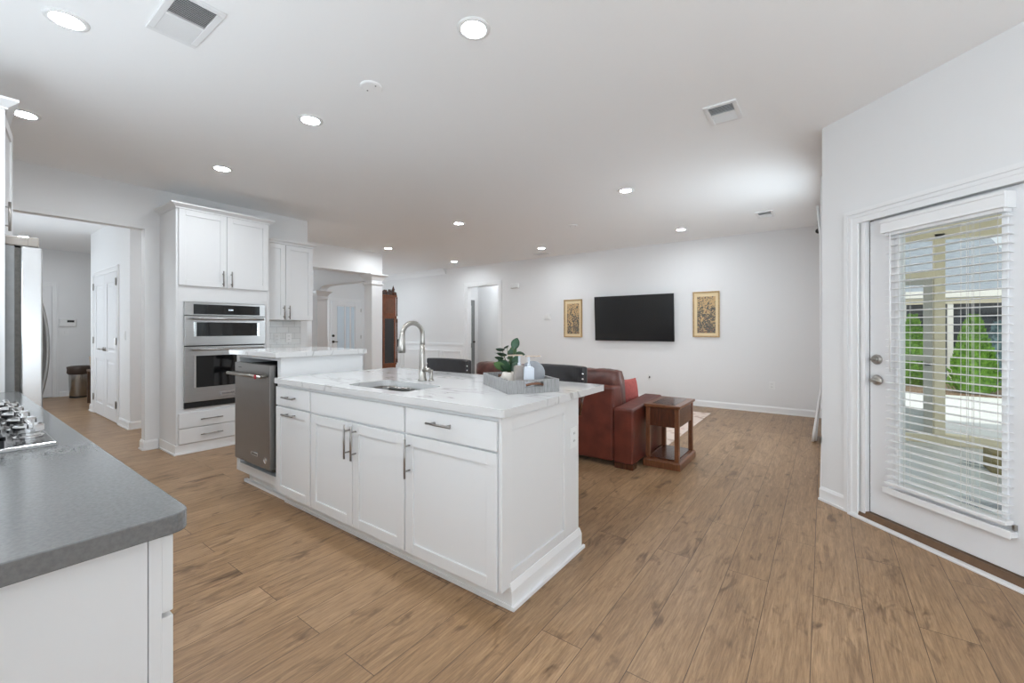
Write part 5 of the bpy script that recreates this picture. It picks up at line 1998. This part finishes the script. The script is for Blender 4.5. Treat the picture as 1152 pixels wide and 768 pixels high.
def conifer(name, x, y, z0, h, r, label, m, seed, n=1500):
    rnd = random.Random(seed)
    t = thing(name, (x, y, z0), label, 'tree', 'garden conifers')
    MB().cyl((x, y, z0), (x, y, z0 + h * 0.9), 0.035, 8, 0.008).build('trunk', M['bark'], t)
    mb = MB()
    core = [(r * 0.6, 0.02), (r * 0.82, h * 0.12), (r * 0.72, h * 0.45), (r * 0.42, h * 0.75), (r * 0.12, h * 0.94), (0.0, h * 0.96)]
    mb.lathe(core, (x, y, z0), 12)
    for k in range(n):
        q = rnd.random() ** 0.8
        zz = h * (0.02 + 0.96 * q)
        rad = r * ((1 - q) ** 0.75 * 0.9 + 0.10) * (0.7 if q < 0.03 else 1.0)
        a = rnd.random() * 2 * PI
        rr = rad * (0.78 + 0.32 * rnd.random())
        p = Vector((x + rr * math.cos(a), y + rr * math.sin(a), z0 + zz))
        d = Vector((math.cos(a) * 0.5, math.sin(a) * 0.5, 1.0 + rnd.random() * 0.5)).normalized()
        L = 0.09 * (0.6 + 0.7 * rnd.random())
        w = L * 0.28
        s = d.cross(Vector((rnd.random() - 0.5, rnd.random() - 0.5, rnd.random() - 0.5))).normalized()
        e = d.cross(s)
        v = [mb.bm.verts.new(p - d * 0.02), mb.bm.verts.new(p + d * L * 0.4 + s * w), mb.bm.verts.new(p + d * L), mb.bm.verts.new(p + d * L * 0.4 - s * w), mb.bm.verts.new(p + d * L * 0.4 + e * w * 0.6)]
        for f in ((0, 1, 4), (1, 2, 4), (2, 3, 4), (3, 0, 4), (0, 3, 2, 1)):
            mb.bm.faces.new([v[i] for i in f])
    mb.build('crown', m, t)


conifer('conifer', 2.54, 12.95, -0.08, 1.62, 0.40, 'bright green cone-shaped conifer seen through the right of the blind', M['cedar'], 1)
conifer('conifer', 1.72, 13.9, -0.08, 1.68, 0.36, 'bright green conifer seen through the left of the blind', M['cedar'], 2)
conifer('conifer', 3.2, 14.2, -0.08, 1.5, 0.42, 'blue-grey conifer at the right edge of the door glass', M['spruce'], 3, 900)

nh = thing('neighbor_house', (3.0, 15.5, -0.1), 'grey shingled house with white posts behind the garden conifers', 'house')
HY = 15.0
MB().box(-3, 12, HY + 0.6, HY + 0.8, -0.1, 2.0).build('wall', M['siding'], nh)
mb = MB()
hx = 3.16
mb.hexa([(-3, HY - 0.15, 2.05), (4.07, HY - 0.15, 2.05), (4.07, HY + 0.0, 2.05), (-3, HY + 0.0, 2.05),
         (-3, HY + 3.8, 5.2), (3.28, HY + 3.8, 5.2), (3.28, HY + 3.95, 5.2), (-3, HY + 3.95, 5.2)])
mb.build('roof', M['shingle'], nh)
MB().box(-3, 4.1, HY - 0.2, HY - 0.12, 2.05, 2.22).build('gutter', M['extwhite'], nh)
MB().box(-3, 4.1, HY - 0.12, HY + 0.1, 1.90, 2.04).build('fascia', M['beige'], nh)
for px in (1.67, 2.53, 3.6):
    MB().box(px - 0.05, px + 0.05, HY - 0.1, HY, -0.08, 1.9).build('porch_post', M['extwhite'], nh)
for a in ((1.75, 2.4), (2.65, 3.1), (3.15, 3.5)):
    f_ = MB().box(a[0], a[1], HY + 0.57, HY + 0.6, 0.35, 1.7).build('window', M['siding'], nh)
    MB().box(a[0] + 0.05, a[1] - 0.05, HY + 0.555, HY + 0.57, 0.4, 1.65).build('pane', M['darkpane'], f_)
